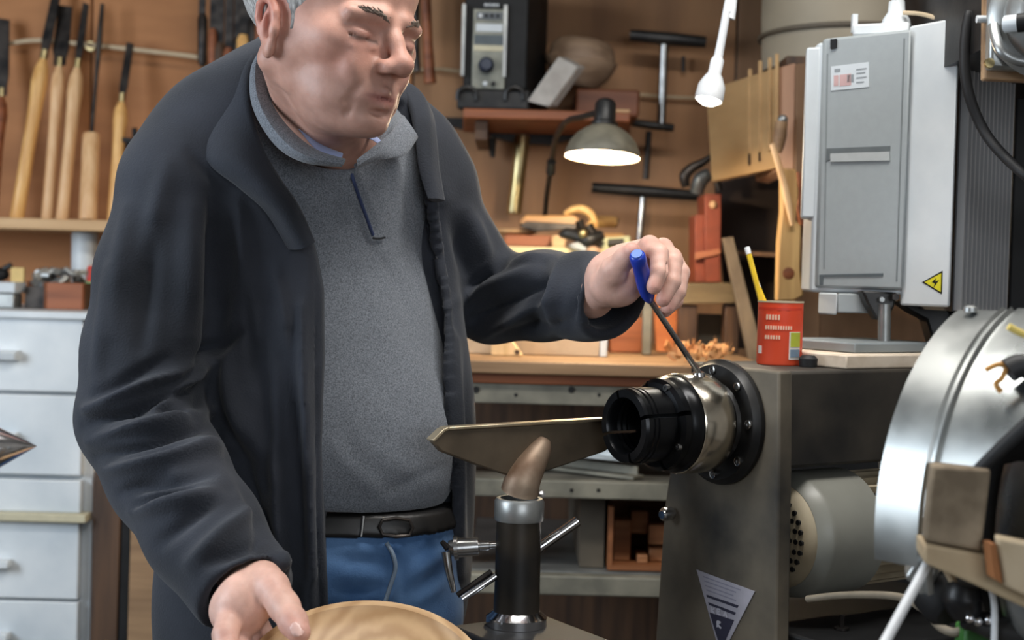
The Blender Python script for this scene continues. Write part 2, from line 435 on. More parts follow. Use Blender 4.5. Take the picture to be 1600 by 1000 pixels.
m=MB().tube([P(664,-30,3.2),P(668,60,3.2),P(672,130,3.2)],[.012,.011,.014],10,4); single(m,'hanging_stick',M['redwood'],'reddish stick hanging just right of the man\'s forehead','stick')
m=MB().tube([P(650,-30,3.22),P(649,60,3.22),P(652,112,3.22)],[.01,.009,.008],10,4); single(m,'hanging_rod',M['steel_dark'],'dark rod hanging against the man\'s nose','rod')
single(MB().tube([P(630,111,3.28),P(690,108,3.28),P(745,117,3.28)],.004,8,3),'wall_wire',M['cable'],'pale wire crossing the wall left of the radio','wire')
single(MB().tube([P(1000,148,3.28),P(1050,152,3.28),P(1110,154,3.28)],.004,8,3),'wall_wire',M['cable'],'pale wire crossing the wall behind the small white spotlight','wire')

# ------------------------------------------------------------------ white drawer cabinet
zt=P(80,487,2.80).z
xr=P(143,600,2.80).x; xl=-1.75
t=thing('drawer_cabinet','tall worn white painted chest of drawers at the left edge','cabinet',(-1.2,3.0,0))
m=MB().bb((xl,2.82,.0),(xr,3.26,zt-.014)); part(m,'carcass',M['whiteold'],t,bevel=.003)
part(MB().bb((xl-.01,2.785,zt-.014),(xr+.006,3.27,zt)),'top_board',M['whiteold'],t,bevel=.002)
xf=P(130,600,2.80).x
rows=[(491,612),(617,742),(749,800)]
for a,b in rows:
    za=P(60,a,2.8).z; zb=P(60,b,2.8).z
    d=part(MB().bb((xl+.02,2.795,zb),(xf,2.825,za)),'drawer',M['whiteold'],t,bevel=.003)
    if b-a>80:
        hz=P(16,(a+b)/2+2,2.8).z
        hh=.010
        part(MB().hexa([(-1.14,2.77,hz-hh),(P(31,555,2.8).x,2.77,hz-hh),(P(31,555,2.8).x,2.80,hz-hh*1.3),(-1.14,2.80,hz-hh*1.3)],[(-1.14,2.765,hz+hh*.6),(P(33,555,2.8).x,2.765,hz+hh*.6),(P(33,555,2.8).x,2.80,hz+hh),(-1.14,2.80,hz+hh)]),'handle',M['white'],d,bevel=.002)
zz=P(60,806,2.8).z
part(MB().bb((xl,2.775,zz-.008),(xr,2.82,zz+.008)),'rail',M['cream'],t,bevel=.002)
for a,b in ((815,935),(939,1070),(1075,1400)):
    za=P(60,a,2.8).z; zb=P(60,b,2.8).z
    d=part(MB().bb((xl+.02,2.795,zb),(xf-.002,2.825,za)),'drawer',M['whiteold'],t,bevel=.003)
    hz=P(10,a+(63 if a<900 else 52),2.8).z; hx=P(21,878,2.8).x
    part(MB().bb((-1.14,2.768,hz-.008),(hx,2.80,hz+.008)),'handle',M['white'],d,bevel=.003)
# scuffs and holes in the paint, lower panel
# things on the cabinet
zt+=.0005
t=thing('wooden_box','small reddish brown wooden box full of metal bits on the white chest','box',(P(95,480,3.0).x,3.0,zt))
bx0=P(72,480,2.93).x; bx1=P(129,480,2.93).x; bh=P(100,442,2.93).z
lx=P(50,480,3.08).x
m=MB()
m.hexa([(bx0,2.93,zt),(bx1,2.93,zt),(bx1,2.945,zt),(bx0,2.945,zt)],[(bx0,2.93,bh),(bx1,2.93,bh),(bx1,2.945,bh),(bx0,2.945,bh)])
part(m,'front_board',M['redwood'],t,bevel=.002)
m=MB().hexa([(bx0-.001,2.932,zt),(bx0-.001,2.945,zt),(lx+.001,3.09,zt),(lx-.012,3.08,zt)],[(bx0-.001,2.932,bh),(bx0-.001,2.945,bh),(lx+.001,3.09,bh),(lx-.012,3.08,bh)])
part(m,'side_board',M['redwood'],t,bevel=.002)
m=MB().hexa([(bx1-.001,2.945,zt),(bx1-.001,3.09,zt),(bx1-.012,3.09,zt),(bx1-.012,2.945,zt)],[(bx1-.001,2.945,bh),(bx1-.001,3.09,bh),(bx1-.012,3.09,bh),(bx1-.012,2.945,bh)])
m.bb((lx,3.09,zt),(bx1,3.10,bh)); part(m,'back_board',M['darkwood'],t)
part(MB().bb((lx+.03,2.946,zt+.002),(bx1-.013,3.088,bh-.01)),'filling',M['steel_dark'],t)
m=MB()
for i in range(26):
    c=Vector((random.uniform(lx+.03,bx1-.02),random.uniform(2.955,3.07),bh-.006+random.uniform(0,.03)))
    a=Vector((random.uniform(-1,1),random.uniform(-1,1),random.uniform(-.5,.9))).normalized()*random.uniform(.008,.018)
    m.cyl(c-a,c+a,random.uniform(.004,.009),n=7)
o=part(m,'metal_bits',M['alu'],t,kind='stuff')
t=thing('tall_canister','tall white cylinder standing behind the wooden box under the shelf','canister',(P(131,470,3.15).x,3.15,zt))
c0=Vector((P(131,470,3.15).x,3.15,zt)); hh=P(131,363,3.15).z-zt
part(MB().lathe(c0,(0,0,1),[(0,.027),(.003,.028),(hh-.004,.028),(hh,.026)],28),'body',M['white'],t)
part(MB().lathe(c0+Vector((0,0,hh-.022)),(0,0,1),[(0,.0285),(.02,.0285)],28),'lid',M['white'],t)
t=thing('squeeze_bottle','green squeeze bottle with a red cap beside the wooden box','bottle',(P(140,478,3.02).x,3.02,zt))
c0=Vector((P(140,478,3.02).x,3.02,zt)); hh=P(140,440,3.02).z-zt
M['green']=flat('pale_green_plastic',(134,186,128),.35); M['redcap']=flat('red_plastic',(190,48,34),.35)
part(MB().lathe(c0,(0,0,1),[(0,.013),(.003,.0155),(hh*.8,.0155),(hh,.009)],20),'body',M['green'],t)
part(MB().lathe(c0+Vector((0,0,hh)),(0,0,1),[(0,.008),(.01,.0085),(.03,.006),(.034,.003)],16),'cap',M['redcap'],t)
t=thing('steel_tray','flat grey metal box at the left end of the white chest','box',(P(10,478,3.0).x,3.0,zt))
a=P(-40,478,2.95); b=P(30,458,2.95)
part(MB().bb((a.x,2.92,zt),(b.x,2.97,b.z)),'base',M['alu'],t,bevel=.003)
a=P(-40,456,2.95); b2=P(34,441,2.95)
part(MB().bb((a.x,2.91,b.z+.0005),(b2.x,2.98,b2.z)),'lid',M['lightgrey'],t,bevel=.003)
t=thing('black_gadget','small black gadget lying on the grey metal box','tool',(P(4,440,3.0).x,3.0,b2.z))
part(MB().ball(P(0,430,2.99)+Vector((0,0,.002)),.016,10,(1.2,1,.9)),'body',M['black'],t)
part(MB().cyl(P(6,420,2.985),P(18,414,2.985),.006,n=10),'stub',M['blackmetal'],t)
single(MB().bb((P(18,440,2.97).x,2.965,b2.z+.0005),(P(38,430,2.97).x,2.975,P(30,418,3.05).z)),'yellow_card',flat('cream_card',(214,184,120),.7),'small cream card standing behind the black gadget','card')
# boards leaning under the sleeve
for x0,x1,yt,mt,lb in ((148,190,735,'darkwood','dark weathered board leaning right beside the white chest'),(191,205,800,'black','narrow black strip standing between the two leaning boards'),(206,262,760,'benchwood','tan board standing under the man\'s elbow')):
    a=P(x0,yt,2.80); b=P(x1,yt,2.80)
    single(MB().hexa([(a.x+.0,2.76,0),(b.x,2.76,0),(b.x,2.785,0),(a.x,2.785,0)],[(a.x,2.80,a.z),(b.x,2.80,a.z),(b.x,2.825,a.z),(a.x,2.825,a.z)]),'board',M[mt],lb,'board',bevel=.002)
# ------------------------------------------------------------------ shelf with the radio
zs=P(850,172,2.95).z
t=thing('radio_shelf','short reddish plank shelf on the wall carrying the radio','shelf',(P(850,172,3.1).x,3.1,zs-.03))
m=MB().prism([(P(724,172,2.95).x,2.95,zs-.020),(P(716,172,2.95).x,3.255,zs-.020),(P(1000,172,3.0).x,3.255,zs-.020),(P(985,172,2.95).x,2.95,zs-.020)],(0,0,.020))
part(m,'board',M['redwood'],t,bevel=.003)
for x in (745,935):
    q=P(x,190,3.1); part(MB().bb((q.x,2.99,zs-.06),(q.x+.025,3.25,zs-.0205)),'bracket',M['darkwood'],t)
# dark curved ironware below (long black blade hanging on wall)
m=MB().pxprism([(676,182),(720,184),(830,198),(905,204),(905,214),(860,226),(800,222),(740,206),(684,192)],3.26,.03)
t=thing('saw_blade','long dark bow saw lying flat on the wall under the radio shelf','saw',P(790,222,3.23))
part(m,'blade',M['blackmetal'],t)
part(MB().cyl(P(768,216,3.265),P(770,246,3.265),.012,.005,n=10),'tang',M['blackmetal'],t)
# radio
t=thing('workshop_radio','tall black radio charger with a silver front panel on the plank shelf','radio',(P(780,165,3.05).x,3.05,zs+.0))
z0=zs+.001; zt_=P(780,-45,3.0).z
fl=P(722,160,3.0).x; fr=P(822,160,3.0).x; yF=3.0; dx=.035; bl=P(852,160,3.24).x
foot=P(735,138,3.0).z
body=[(fl,yF+.01),(fr,yF),(bl,yF+.20),(bl-.13,yF+.22)]
part(MB().prism([(x,y,foot) for x,y in body],(0,0,zt_-foot)),'body',M['black'],t,bevel=.004)
m=MB().prism([(fl-.012,yF-.012,z0),(fr+.008,yF-.016,z0),(bl+.004,yF+.21,z0),(bl-.13,yF+.22,z0)],(0,0,foot-z0-.0005)); part(m,'base',M['blackmetal'],t,bevel=.006)
M['panel']=mottled('brushed_silver_panel',srgb(96,98,92),srgb(140,140,128),.4,.5,14,3,.05)
zf=lambda y: P(770,y,yF).z
xf_=lambda x: P(x,80,yF).x
def fp(x0,y0,x1,y1,d0=.008,d1=0.0): return MB().bb((xf_(x0),yF-d0,zf(y0)),(xf_(x1),yF+.006,zf(y1)))
pn=part(fp(738,14,790,142,.002),'front_panel',M['panel'],t,bevel=.002)
for a in (721,786): part(fp(a,8,a+5,120,.006),'side_trim',M['alu'],t)
part(fp(743,38,784,50,.004),'display',M['lightgrey'],pn)
part(fp(743,20,784,31,.004),'button_panel',flat('button_grey',(88,94,100),.5),pn)
for i in range(4): part(fp(747+i*9,23,752+i*9,28,.006),'button',M['black'] if i else M['white'],pn)
part(fp(741,55,786,70,.0035),'scale',flat('scale_grey',(74,84,90),.5),pn)
part(fp(740,72,786,80,.004),'trim_strip',M['cream'],pn)
kc=P(760,101,yF-.012); part(MB().lathe(kc,(0,-1,0),[(-.012,.016),(0,.0165),(.008,.015),(.012,.011)],20),'dial_knob',flat('blue_black',(40,48,66),.4),pn)
for x,mt in ((758,'white'),(771,'black')): part(MB().lathe(P(x,131,yF-.004),(0,-1,0),[(-.004,.005),(.006,.0045)],10),'socket',M[mt],pn)
# small faded name print at the top of the panel
for i,wd in enumerate((3,2.5,2.5,3,2.5,2.5)): part(fp(755+i*4,6,755+i*4+wd,10,.0025),'name_print',M['lightgrey'],pn)
for x0,x1 in ((715,745),(790,818)):
    c=P((x0+x1)/2,150,yF-.018); part(MB().tube([P(x0,156,yF-.02),P(x0+2,142,yF-.022),P((x0+x1)/2,136,yF-.024),P(x1-2,142,yF-.022),P(x1,156,yF-.02)],.005,8,5),'corner_bumper',M['blackmetal'],t)
part(MB().bb((bl-.006,yF+.03,zf(90)),(bl+.004-.02,yF+.15,zf(20))),'side_recess',M['darkwood'],t) if False else None
# grey slab leaning
m=MB().prism([P(823,158,2.97),P(858,167,2.97),P(904,104,3.02),P(872,88,3.02)],(.018,.035,.004))
single(m,'sanding_slab',mottled('pale_grey_abrasive',srgb(164,158,152),srgb(192,188,182),.85,0,20,4,.1),'pale grey slab leaning beside the radio','slab',bevel=.003)
# wooden bowl blank and reddish base piece
m=MB().lathe(P(950,146,3.11)-Vector((0,0,0)),(0,0,1),[(0,.072),(.008,.080),(.02,.082),(.024,.078)],32)
t1=single(MB().bb((P(900,160,3.04).x,3.05,zs+.001),(P(1000,160,3.04).x,3.26,P(950,139,3.05).z)),'reddish_block',wood('dark_red_wood',(84,46,28),(112,66,42),'x',14,.6),'low reddish wood block on the plank shelf behind the lamp','block',bevel=.006)
c=P(900,128,3.17)
bo=P(902,134,3.17)
m=MB().lathe(bo,Vector((.12,-.12,1)),[(0,.045),(.02,.066),(.05,.080),(.058,.081),(.060,.076),(.085,.070),(.100,.055),(.106,.03),(.107,.001)],36)
single(m,'bowl_blank',wood('dull_turned_wood',(128,104,84),(160,134,110),'x',14,.6,.2),'dull brown upturned wooden bowl behind the leaning grey slab','bowl')
m=MB().bb((P(957,185,2.99).x,2.965,P(957,186,2.97).z),(P(982,185,2.99).x,2.985,P(957,171,2.97).z)); single(m,'wood_offcut',M['shelf'],'tiny pale wood offcut at the right end of the plank shelf','offcut')
# brass tube hanging
single(MB().lathe(P(803,334,3.18),P(817,213,3.2)-P(803,334,3.18),[(0,.0155),(.002,.0165),((P(817,213,3.2)-P(803,334,3.18)).length,.0165)],24),'brass_tube',M['brass'],'shiny brass tube hanging below the radio shelf','tube')
# T handled tools
def tbar(name,lab,bars,shafts):
    t=thing(name,lab,'tool',P(*shafts[-1][1],3.2),'long T handled box wrenches on the wall')
    for (a,b,r) in bars: part(MB().tube([P(*a,3.2),P((a[0]+b[0])/2,(a[1]+b[1])/2,3.195),P(*b,3.2)],[r*.85,r,r*.85],12,3),'handle',M['blackmetal'],t)
    for (a,b,r,mt) in shafts: part(MB().cyl(P(*a,3.2),P(*b,3.2),r,n=14),'shaft',M[mt],t)
tbar('t_handle_wrench','upper T handled wrench with a thick bright shaft near the white spotlight',[((984,55),(1102,66),.015),((988,192),(1052,200),.010)],[((1038,62),(1033,196),.010,'steel')])
part_t=tbar('t_handle_wrench','lower T handled wrench whose black bar sits right of the lamp shade',[((925,293),(1092,306),.014)],[((1014,205),(1009,280),.007,'steel_dark'),((1006,298),(998,380),.008,'steel')])
single(MB().cyl(P(1068,88,3.28),P(1068,112,3.28),.004,n=8),'wall_nail',M['blackmetal'],'black nail in the wall right of the upper T wrench','nail')
# ------------------------------------------------------------------ desk lamp
t=thing('desk_lamp','old grey dome desk lamp switched on with a bent dark arm','lamp',P(848,345,3.0))
M['lampgrey']=mottled('aged_lamp_enamel',srgb(96,92,80),srgb(130,124,108),.5,.1,22,4,.05)
M['lampwhite']=flat('lamp_inner_white',(236,230,214),.5)
lc=P(941,246,2.55)
ax=Vector((.04,.10,1)).normalized()
s_=2.55/FPX
sh=part(MB().lathe(lc,ax,[(0,.0675),(.003,.0680),(.012,.066),(.028,.059),(.042,.047),(.052,.033),(.058,.022),(.058,.020),(.051,.031),(.040,.045),(.027,.057),(.012,.0645),(.001,.0665)],48,caps=False),'lamp_shade',M['lampgrey'],t)
part(MB().lathe(lc,ax,[(.0015,.0660),(.012,.0640),(.027,.0565),(.040,.0445),(.051,.0305),(.0565,.015)],48,caps=False),'reflector',M['lampwhite'],sh)
so=part(MB().lathe(lc,ax,[(.0575,.024),(.063,.024),(.066,.020),(.098,.019),(.104,.014),(.108,.004)],24),'socket',M['blackmetal'],t)
part(MB().ball(lc+ax*.026,.021,12,(1,1,1.1)),'bulb',emit('warm_bulb',(255,238,205),9),t)
top=lc+ax*.085
part(MB().tube([top,P(912,182,2.62),P(885,190,2.70),P(869,215,2.78),P(864,240,2.85),P(855,300,3.0),P(850,352,3.14)],.0058,10,6),'arm',M['blackmetal'],t)
part(MB().cyl(P(862,252,2.87),P(860,270,2.89),.0095,n=12),'joint',M['blackmetal'],t)
l=bpy.data.lights.new('desk_lamp_bulb','POINT'); l.energy=13; l.color=(1,.80,.55); l.shadow_soft_size=.022
o=bpy.data.objects.new('desk_lamp_bulb',l); COL.objects.link(o); o.location=lc+ax*.004
# ------------------------------------------------------------------ little shelf under the lamp
zp=P(860,387,2.95).z
t=thing('low_wall_shelf','pale narrow shelf board behind the raised forearm','shelf',(P(860,395,3.1).x,3.1,P(860,405,2.95).z))
part(MB().bb((P(770,390,2.9).x,2.90,P(860,405,2.9).z),(P(985,390,2.9).x,3.295,zp)),'board',wood('pale_board',(196,176,132),(222,204,160),'x',16,.55),t,bevel=.002)
for x in (790,960): part(MB().bb((P(x,400,3.1).x,3.0,P(860,405,2.9).z-.06),(P(x,400,3.1).x+.02,3.30,P(860,405,2.9).z-.0005)),'bracket',M['darkwood'],t)
z0=zp+.0006
single(MB().bb((P(788,388,2.96).x,2.96,z0),(P(861,388,2.96).x,3.12,P(820,367,2.96).z)),'small_wooden_box',M['redwood'],'small dark red wooden box on the pale shelf behind the sleeve','box',bevel=.003)
zb=P(820,367,2.96).z+.0006
single(MB().lathe(Vector((P(806,364,3.03).x,3.03,zb)),(0,0,1),[(0,.030),(.006,.045),(.011,.047),(.013,.040)],28),'round_lid',M['shelf'],'pale round wooden lid on top of the small red box','lid')
# wooden block supporting plane
t=thing('jack_plane','old wooden hand plane with a curved handle under the lamp','hand plane',P(862,366,3.0))
pb=[P(811,346,2.97),P(822,336,2.97),P(850,337,2.97),P(898,336,2.97),P(908,346,2.97),P(911,358,2.97),P(905,361,2.97),P(840,361,2.97),P(818,356,2.97)]
part(MB().prism(pb,(0,.065,.004)),'body',wood('plane_wood',(150,104,62),(204,154,98),'x',18,.4),t,bevel=.004)
part(MB().prism([P(811,351,2.965),P(823,346,2.965),P(900,350,2.965),P(906,358,2.965),P(838,362,2.965),P(817,357,2.965)],(0,.074,.004)),'sole',M['steel_dark'],t,bevel=.002)
part(MB().tube([P(884,334,2.98),P(895,328,2.97),P(910,327,2.97),P(922,334,2.97),P(928,346,2.97),P(930,356,2.97)],[.006,.008,.009,.009,.008,.006],12,6),'handle',M['handle_y'],t)
part(MB().cyl(P(905,344,2.95),P(912,362,2.95),.010,.006,n=12),'lever_cap',M['steel_dark'],t)
part(MB().ball(P(923,352,2.95),.009,10),'knob',M['handle_y'],t)
part(MB().tube([P(905,360,2.96),P(918,366,2.95),P(930,360,2.96)],[.006,.009,.006],10,4),'frog',M['blackmetal'],t)
t=thing('hand_brace','black and wooden hand brace lying beside the hand plane','hand drill',P(905,388,3.0))
part(MB().tube([P(872,372,2.97),P(885,366,2.96),P(905,372,2.95),P(920,376,2.94),P(938,368,2.95)],[.006,.012,.012,.015,.010],12,5),'frame',M['blackmetal'],t)
part(MB().cyl(P(915,354,2.95),P(936,386,2.95),.012,.008,n=14),'chuck',M['steel_dark'],t)
part(MB().ball(P(909,366,2.93),.010,10),'knob',M['brass'],t)
part(MB().ball(P(925,393,2.93),.013,10,(1.2,1,.8)),'head_knob',wood('grip_wood',(150,116,92),(186,150,120),'x',18,.4),t)
part(MB().prism([P(861,370,2.96),P(869,368,2.96),P(884,374,2.96),P(880,388,2.96),P(862,388,2.96)],(0,.02,0)),'rest_block',M['shelf'],t,bevel=.002)
part(MB().prism([P(885,384,2.94),P(900,378,2.94),P(914,386,2.94),P(918,397,2.94),P(896,390,2.94)],(0,.02,0)),'lever',M['alu'],t,bevel=.002)
t.location.y-=.055
t=thing('mallet','small dark wooden mallet lying right of the brace','mallet',P(950,352,3.05))
part(MB().cyl(P(930,346,3.05),P(960,347,3.07),.0125,n=16),'head',wood('mallet_wood',(120,86,50),(176,140,84),'x',18,.5),t)
part(MB().cyl(P(960,347,3.07),P(966,349,3.07),.012,.010,n=16),'cap',M['darkwood'],t)
single(MB().bb((P(926,358,3.1).x,3.05,z0),(P(972,358,3.1).x,3.15,P(950,363,3.1).z-.004)),'support_block',wood('amber_wood',(150,104,50),(190,140,76),'x',18,.5),'amber wood block under the mallet','block',bevel=.002)
t=thing('cream_clamp','cream coloured metal casting partly hidden by the hand','casting',P(955,392,2.93))
part(MB().pxprism([(938,371),(985,369),(985,394),(945,396),(936,385)],2.92,.06),'body',flat('cream_green',(190,190,150),.45),t,bevel=.003)
part(MB().cyl(P(950,380,2.915),P(975,378,2.915),.007,n=10),'slot',M['blackmetal'],t)
# ------------------------------------------------------------------ workbench
YB=2.42
zb0=P(860,566,YB).z
t=thing('workbench','long wooden workbench with grey steel shelves behind the lathe','workbench',(.15,2.7,0))
xa=P(610,570,YB).x; xb=P(1215,570,YB).x
top=part(MB().bb((xa,YB,zb0-.022),(xb,3.28,zb0)),'bench_top',M['benchwood'],t,bevel=.003)
part(MB().bb((xa+.01,YB+.02,zb0-.040),(xb-.01,3.27,zb0-.0225)),'under_top',M['redwood'],t,bevel=.002)
z1=P(860,600,YB+.03).z; z2=P(860,632,YB+.03).z
r=part(MB().bb((xa+.02,YB+.025,z2),(xb-.02,YB+.05,z1-.001)),'rail',M['greywood'],t,bevel=.002)
for x in (744,893,806,936): part(MB().lathe(P(x,(609 if x in(744,893) else 617),YB+.025),(0,-1,0),[(-.004,.006 if x in (744,893) else .003),(.0012,.006 if x in (744,893) else .003)],10),'bolt_head',M['blackmetal'],r)
for x in (655,1130):
    q=P(x,700,YB+.06).x; part(MB().bb((q,YB+.055,0),(q+.06,YB+.115,z1)),'leg',M['darkwood'],t,bevel=.002)
    part(MB().bb((q,3.18,0),(q+.06,3.24,z1)),'leg',M['darkwood'],t,bevel=.002)
zs1=P(900,752,YB+.02).z; zs1b=P(900,779,YB+.02).z
a=part(MB().bb((P(735,760,YB).x,YB+.02,zs1b),(xb-.05,YB+.05,zs1)),'shelf',M['greywood'],t,bevel=.002)
part(MB().bb((P(735,760,YB).x,YB+.052,zs1-.012),(xb-.05,3.0,zs1-.002)),'shelf',mottled('dusty_shelf_steel',srgb(92,90,82),srgb(120,116,106),.6,.2,14,4,.1),t)
for x in (893,935): part(MB().lathe(P(x,766,YB+.02),(0,-1,0),[(-.003,.0035),(.001,.0035)],8),'bolt_head',M['blackmetal'],a)
zs2=P(900,897,YB+.02).z; zs2b=P(900,931,YB+.02).z
part(MB().bb((P(735,760,YB).x,YB+.02,zs2b),(xb-.05,YB+.05,zs2-.004)),'shelf',M['greywood'],t,bevel=.003)
part(MB().bb((P(735,760,YB).x,YB+.052,zs2-.012),(xb-.05,3.0,zs2-.002)),'shelf',M['alu'],t)
part(MB().bb((xa+.05,3.02,.05),(xb-.05,3.05,zb0-.06)),'back_panel',M['darkwood'],t)
q=P(920,840,YB+.08); part(MB().bb((P(906,840,YB+.08).x,YB+.08,zs2),(P(944,840,YB+.08).x,2.98,zs1b-.001)),'divider',mottled('dull_divider',srgb(60,54,46),srgb(84,76,64),.7,0,9,5,.1),t)
# objects on the bench
zb=zb0+.0006
xA=P(640,560,2.62).x; xB=P(948,560,2.62).x; zc=P(860,512,2.62).z
t=thing('pale_crate','low pale green tray with grey ends on the bench under the forearm','tray',(P(840,560,2.7).x,2.7,zb))
M['palegreen']=mottled('pale_green_plastic_wall',srgb(150,172,158),srgb(176,194,178),.4,0,7,3,.03)
part(MB().bb((xA,2.62,zb+.042),(xB-.014,2.628,zc)),'front_wall',M['palegreen'],t,bevel=.002)
part(MB().bb((xA,2.615,zb),(xB-.014,2.632,zb+.0415)),'front_strip',flat('tan_strip',(178,156,130),.6),t,bevel=.002)
part(MB().bb((xA,2.92,zb),(xB-.014,2.928,zc+.01)),'back_wall',M['palegreen'],t,bevel=.002)
part(MB().bb((xB-.0135,2.61,zb),(xB,2.93,zc+.004)),'end_wall',M['lightgrey'],t,bevel=.002)
part(MB().bb((xA,2.633,zb),(xB-.015,2.919,zb+.012)),'bottom',M['palegreen'],t)
m=MB().prism([P(767,564,2.56),P(768,525,2.56),P(779,518,2.56),P(792,520,2.56),P(812,548,2.56),P(818,566,2.56)],(0,.04,0))
for i,v in enumerate(m.v): 
    if v.z<zb+.006: v.z=zb
t=single(m,'wood_wedge',wood('pale_wedge_wood',(206,170,120),(232,200,152),'z',26,.5),'pale rounded wood wedge standing on the bench by the jacket','wedge',bevel=.003)
part(MB().lathe(P(808,550,2.56),(0,-1,0),[(-.003,.004),(.0012,.005)],10),'knot',M['darkwood'],t)
# reddish boxes right of tray
single(MB().bb((P(952,560,2.78).x,2.78,zb),(P(1003,560,2.78).x,2.93,P(975,497,2.78).z)),'red_brown_box',M['redwood'],'red brown box on the bench right of the pale green tray','box',bevel=.003)
single(MB().bb((P(1003,560,2.72).x,2.72,zb),(P(1017,560,2.72).x,2.735,P(1010,420,2.72).z)),'grey_post',M['greywood'],'thin grey upright strip standing on the bench behind the screwdriver','strip',bevel=.002)
M['orangewood']=mottled('orange_brown_board',srgb(170,92,46),srgb(196,116,62),.55,0,5,5,.1,(1,1,4))
single(MB().hexa([(P(1022,560,2.9).x,2.86,zb),(P(1052,560,2.9).x,2.86,zb),(P(1052,560,2.9).x,2.88,zb),(P(1022,560,2.9).x,2.88,zb)],[(P(1022,560,2.9).x,3.0,P(1040,415,3.0).z),(P(1068,560,2.9).x,3.0,P(1040,415,3.0).z),(P(1068,560,2.9).x,3.02,P(1040,415,3.0).z),(P(1022,560,2.9).x,3.02,P(1040,415,3.0).z)]),'orange_board',M['orangewood'],'orange brown board standing behind the hand with the screwdriver','board',bevel=.002)
# curled shavings
M['shav']=wood('shaving_wood',(190,120,66),(226,170,110),'x',30,.6)
m=MB()
for i in range(46):
    c=PZ(random.uniform(1045,1135),random.uniform(556,572),zb+.006)
    a=random.uniform(0,6.28); r=random.uniform(.008,.02); h=random.uniform(.003,.009)
    pts=[c+Vector((math.cos(a+s)*r*(1-.1*s),math.sin(a+s)*r*(1-.1*s),.004+.004*s+random.uniform(0,.014))) for s in (0,.8,1.6,2.4,3.2)]
    m.ribbon([pts,[p+Vector((.002,.001,h)) for p in pts]],.0012,3,1)
o=single(m,'wood_shavings',M['shav'],'small heap of curled orange wood shavings on the bench behind the chuck','shavings'); o['kind']='stuff'
# grey bars on the middle shelf
for (a,b,r,lb) in (((868,722),(998,742),.010,'longer grey angle bar resting on the middle bench shelf'),((850,738),(985,752),.008,'flat grey bar lying in front on the middle bench shelf')):
    B=P(*b,YB+.055); A=P(*a,YB+.16); A.z=B.z=zs1+(.0045 if r>.009 else .0355); A.y+=0 if r>.009 else -.02
    d=(B-A).normalized(); L=(B-A).length
    R=Matrix((d, Vector((0,0,1)).cross(d).normalized(), d.cross(Vector((0,0,1)).cross(d)).normalized())).transposed()
    m=MB().box((A+B)/2,(L,.035,.006),R).box((A+B)/2+Vector((0,.016,.007)),(L,.005,.02),R)
    single(m,'grey_bar',M['greywood'] if r>.009 else M['alu'],lb,'bar',bevel=.001)
t=thing('wing_bolt','small shiny bolt on the edge of the middle bench shelf','bolt',P(842,772,YB))
part(MB().lathe(P(842,772,YB-.001),(.4,-1,.1),[(-.002,.008),(.008,.008),(.009,.004),(.02,.004)],6),'head',M['chrome'],t)
# wooden box with offcuts on lower shelf
z0=zs2+.0006
X0=P(949,890,YB+.06).x; X1=P(1066,890,YB+.06).x; ztp=P(1000,793,YB+.06).z
t=thing('offcut_box','open fronted brown box of wood offcuts on the lower bench shelf','box',((X0+X1)/2,YB+.15,z0))
BW=wood('box_brown_wood',(112,66,38),(146,92,54),'x',14,.6)
part(MB().bb((X0,YB+.06,z0),(X0+.008,YB+.26,ztp)),'side',BW,t); part(MB().bb((X1-.008,YB+.06,z0),(X1,YB+.26,ztp)),'side',BW,t)
part(MB().bb((X0+.0082,YB+.06,z0),(X1-.0082,YB+.26,z0+.008)),'bottom',BW,t); part(MB().bb((X0+.0082,YB+.25,z0+.0082),(X1-.0082,YB+.26,ztp)),'back',BW,t)
spots=[((959,812),(984,885),'tall brown offcut at the left of the box',.10),((986,798),(1012,834),'square offcut with a hole high in the box',.14),((1014,820),(1042,852),'light brown offcut in the right half of the box',.12),((996,868),(1012,886),'small pale chip at the bottom of the box',.08),((1015,858),(1040,886),'dark offcut low at the right of the box',.10)]
for (a,b,lb,yy) in spots:
    A=P(*a,YB+yy); B=P(*b,YB+yy)
    if b[1]>880: B.z=z0+.0086
    single(MB().bb((A.x,YB+yy,B.z),(B.x,YB+yy+.05,A.z)),'offcut',wood('offcut_wood',(120,76,46),(168,116,76),'x',14,.6),lb,'offcut','offcuts in the open box',bevel=.002)
# ------------------------------------------------------------------ the lathe: frame u (spindle axis, towards tailstock), v (towards camera), w (up)
AL=math.radians(33)
OL=P(1101,660,1.72)
U=Vector((-math.cos(AL),-math.sin(AL),0)); V=Vector((math.sin(AL),-math.cos(AL),0)); W=Vector((0,0,1))
RL=Matrix((U,V,W)).transposed()
def L(u,v,w): return OL+U*u+V*v+W*w
def lbox(m,u0,u1,v0,v1,w0,w1):
    q=[L(u,v,w) for w in (w0,w1) for u,v in ((u0,v0),(u1,v0),(u1,v1),(u0,v1))]
    return m.hexa(q[:4],q[4:])
lathe=thing('wood_lathe','big black wood turning lathe headstock with its grey motor','lathe',(OL.x,OL.y,0))
M['castgrey']=mottled('dusty_black_casting',srgb(22,21,21),srgb(70,64,56),.6,.1,7,8,.2,lo=.38,hi=.66)
M['castdust']=mottled('dusty_grey_column',srgb(34,33,31),srgb(118,108,92),.65,.1,4,10,.25,lo=.40,hi=.62)
M['blackgloss']=mottled('black_bluing',srgb(14,15,17),srgb(26,27,30),.28,.6,20,4,.05)
# front plate / column
pl=[(-.052,.068),(.096,.068),(.100,-.02),(.106,-.30),(.118,-.36),(.120,-1.1),(-.125,-1.1),(-.118,-.32),(-.106,-.12),(-.098,-.075),(-.070,-.03)]
part(MB().prism([L(-.05,v,w) for v,w in pl],U*.022),'column_plate',M['castdust'],lathe,bevel=.003)
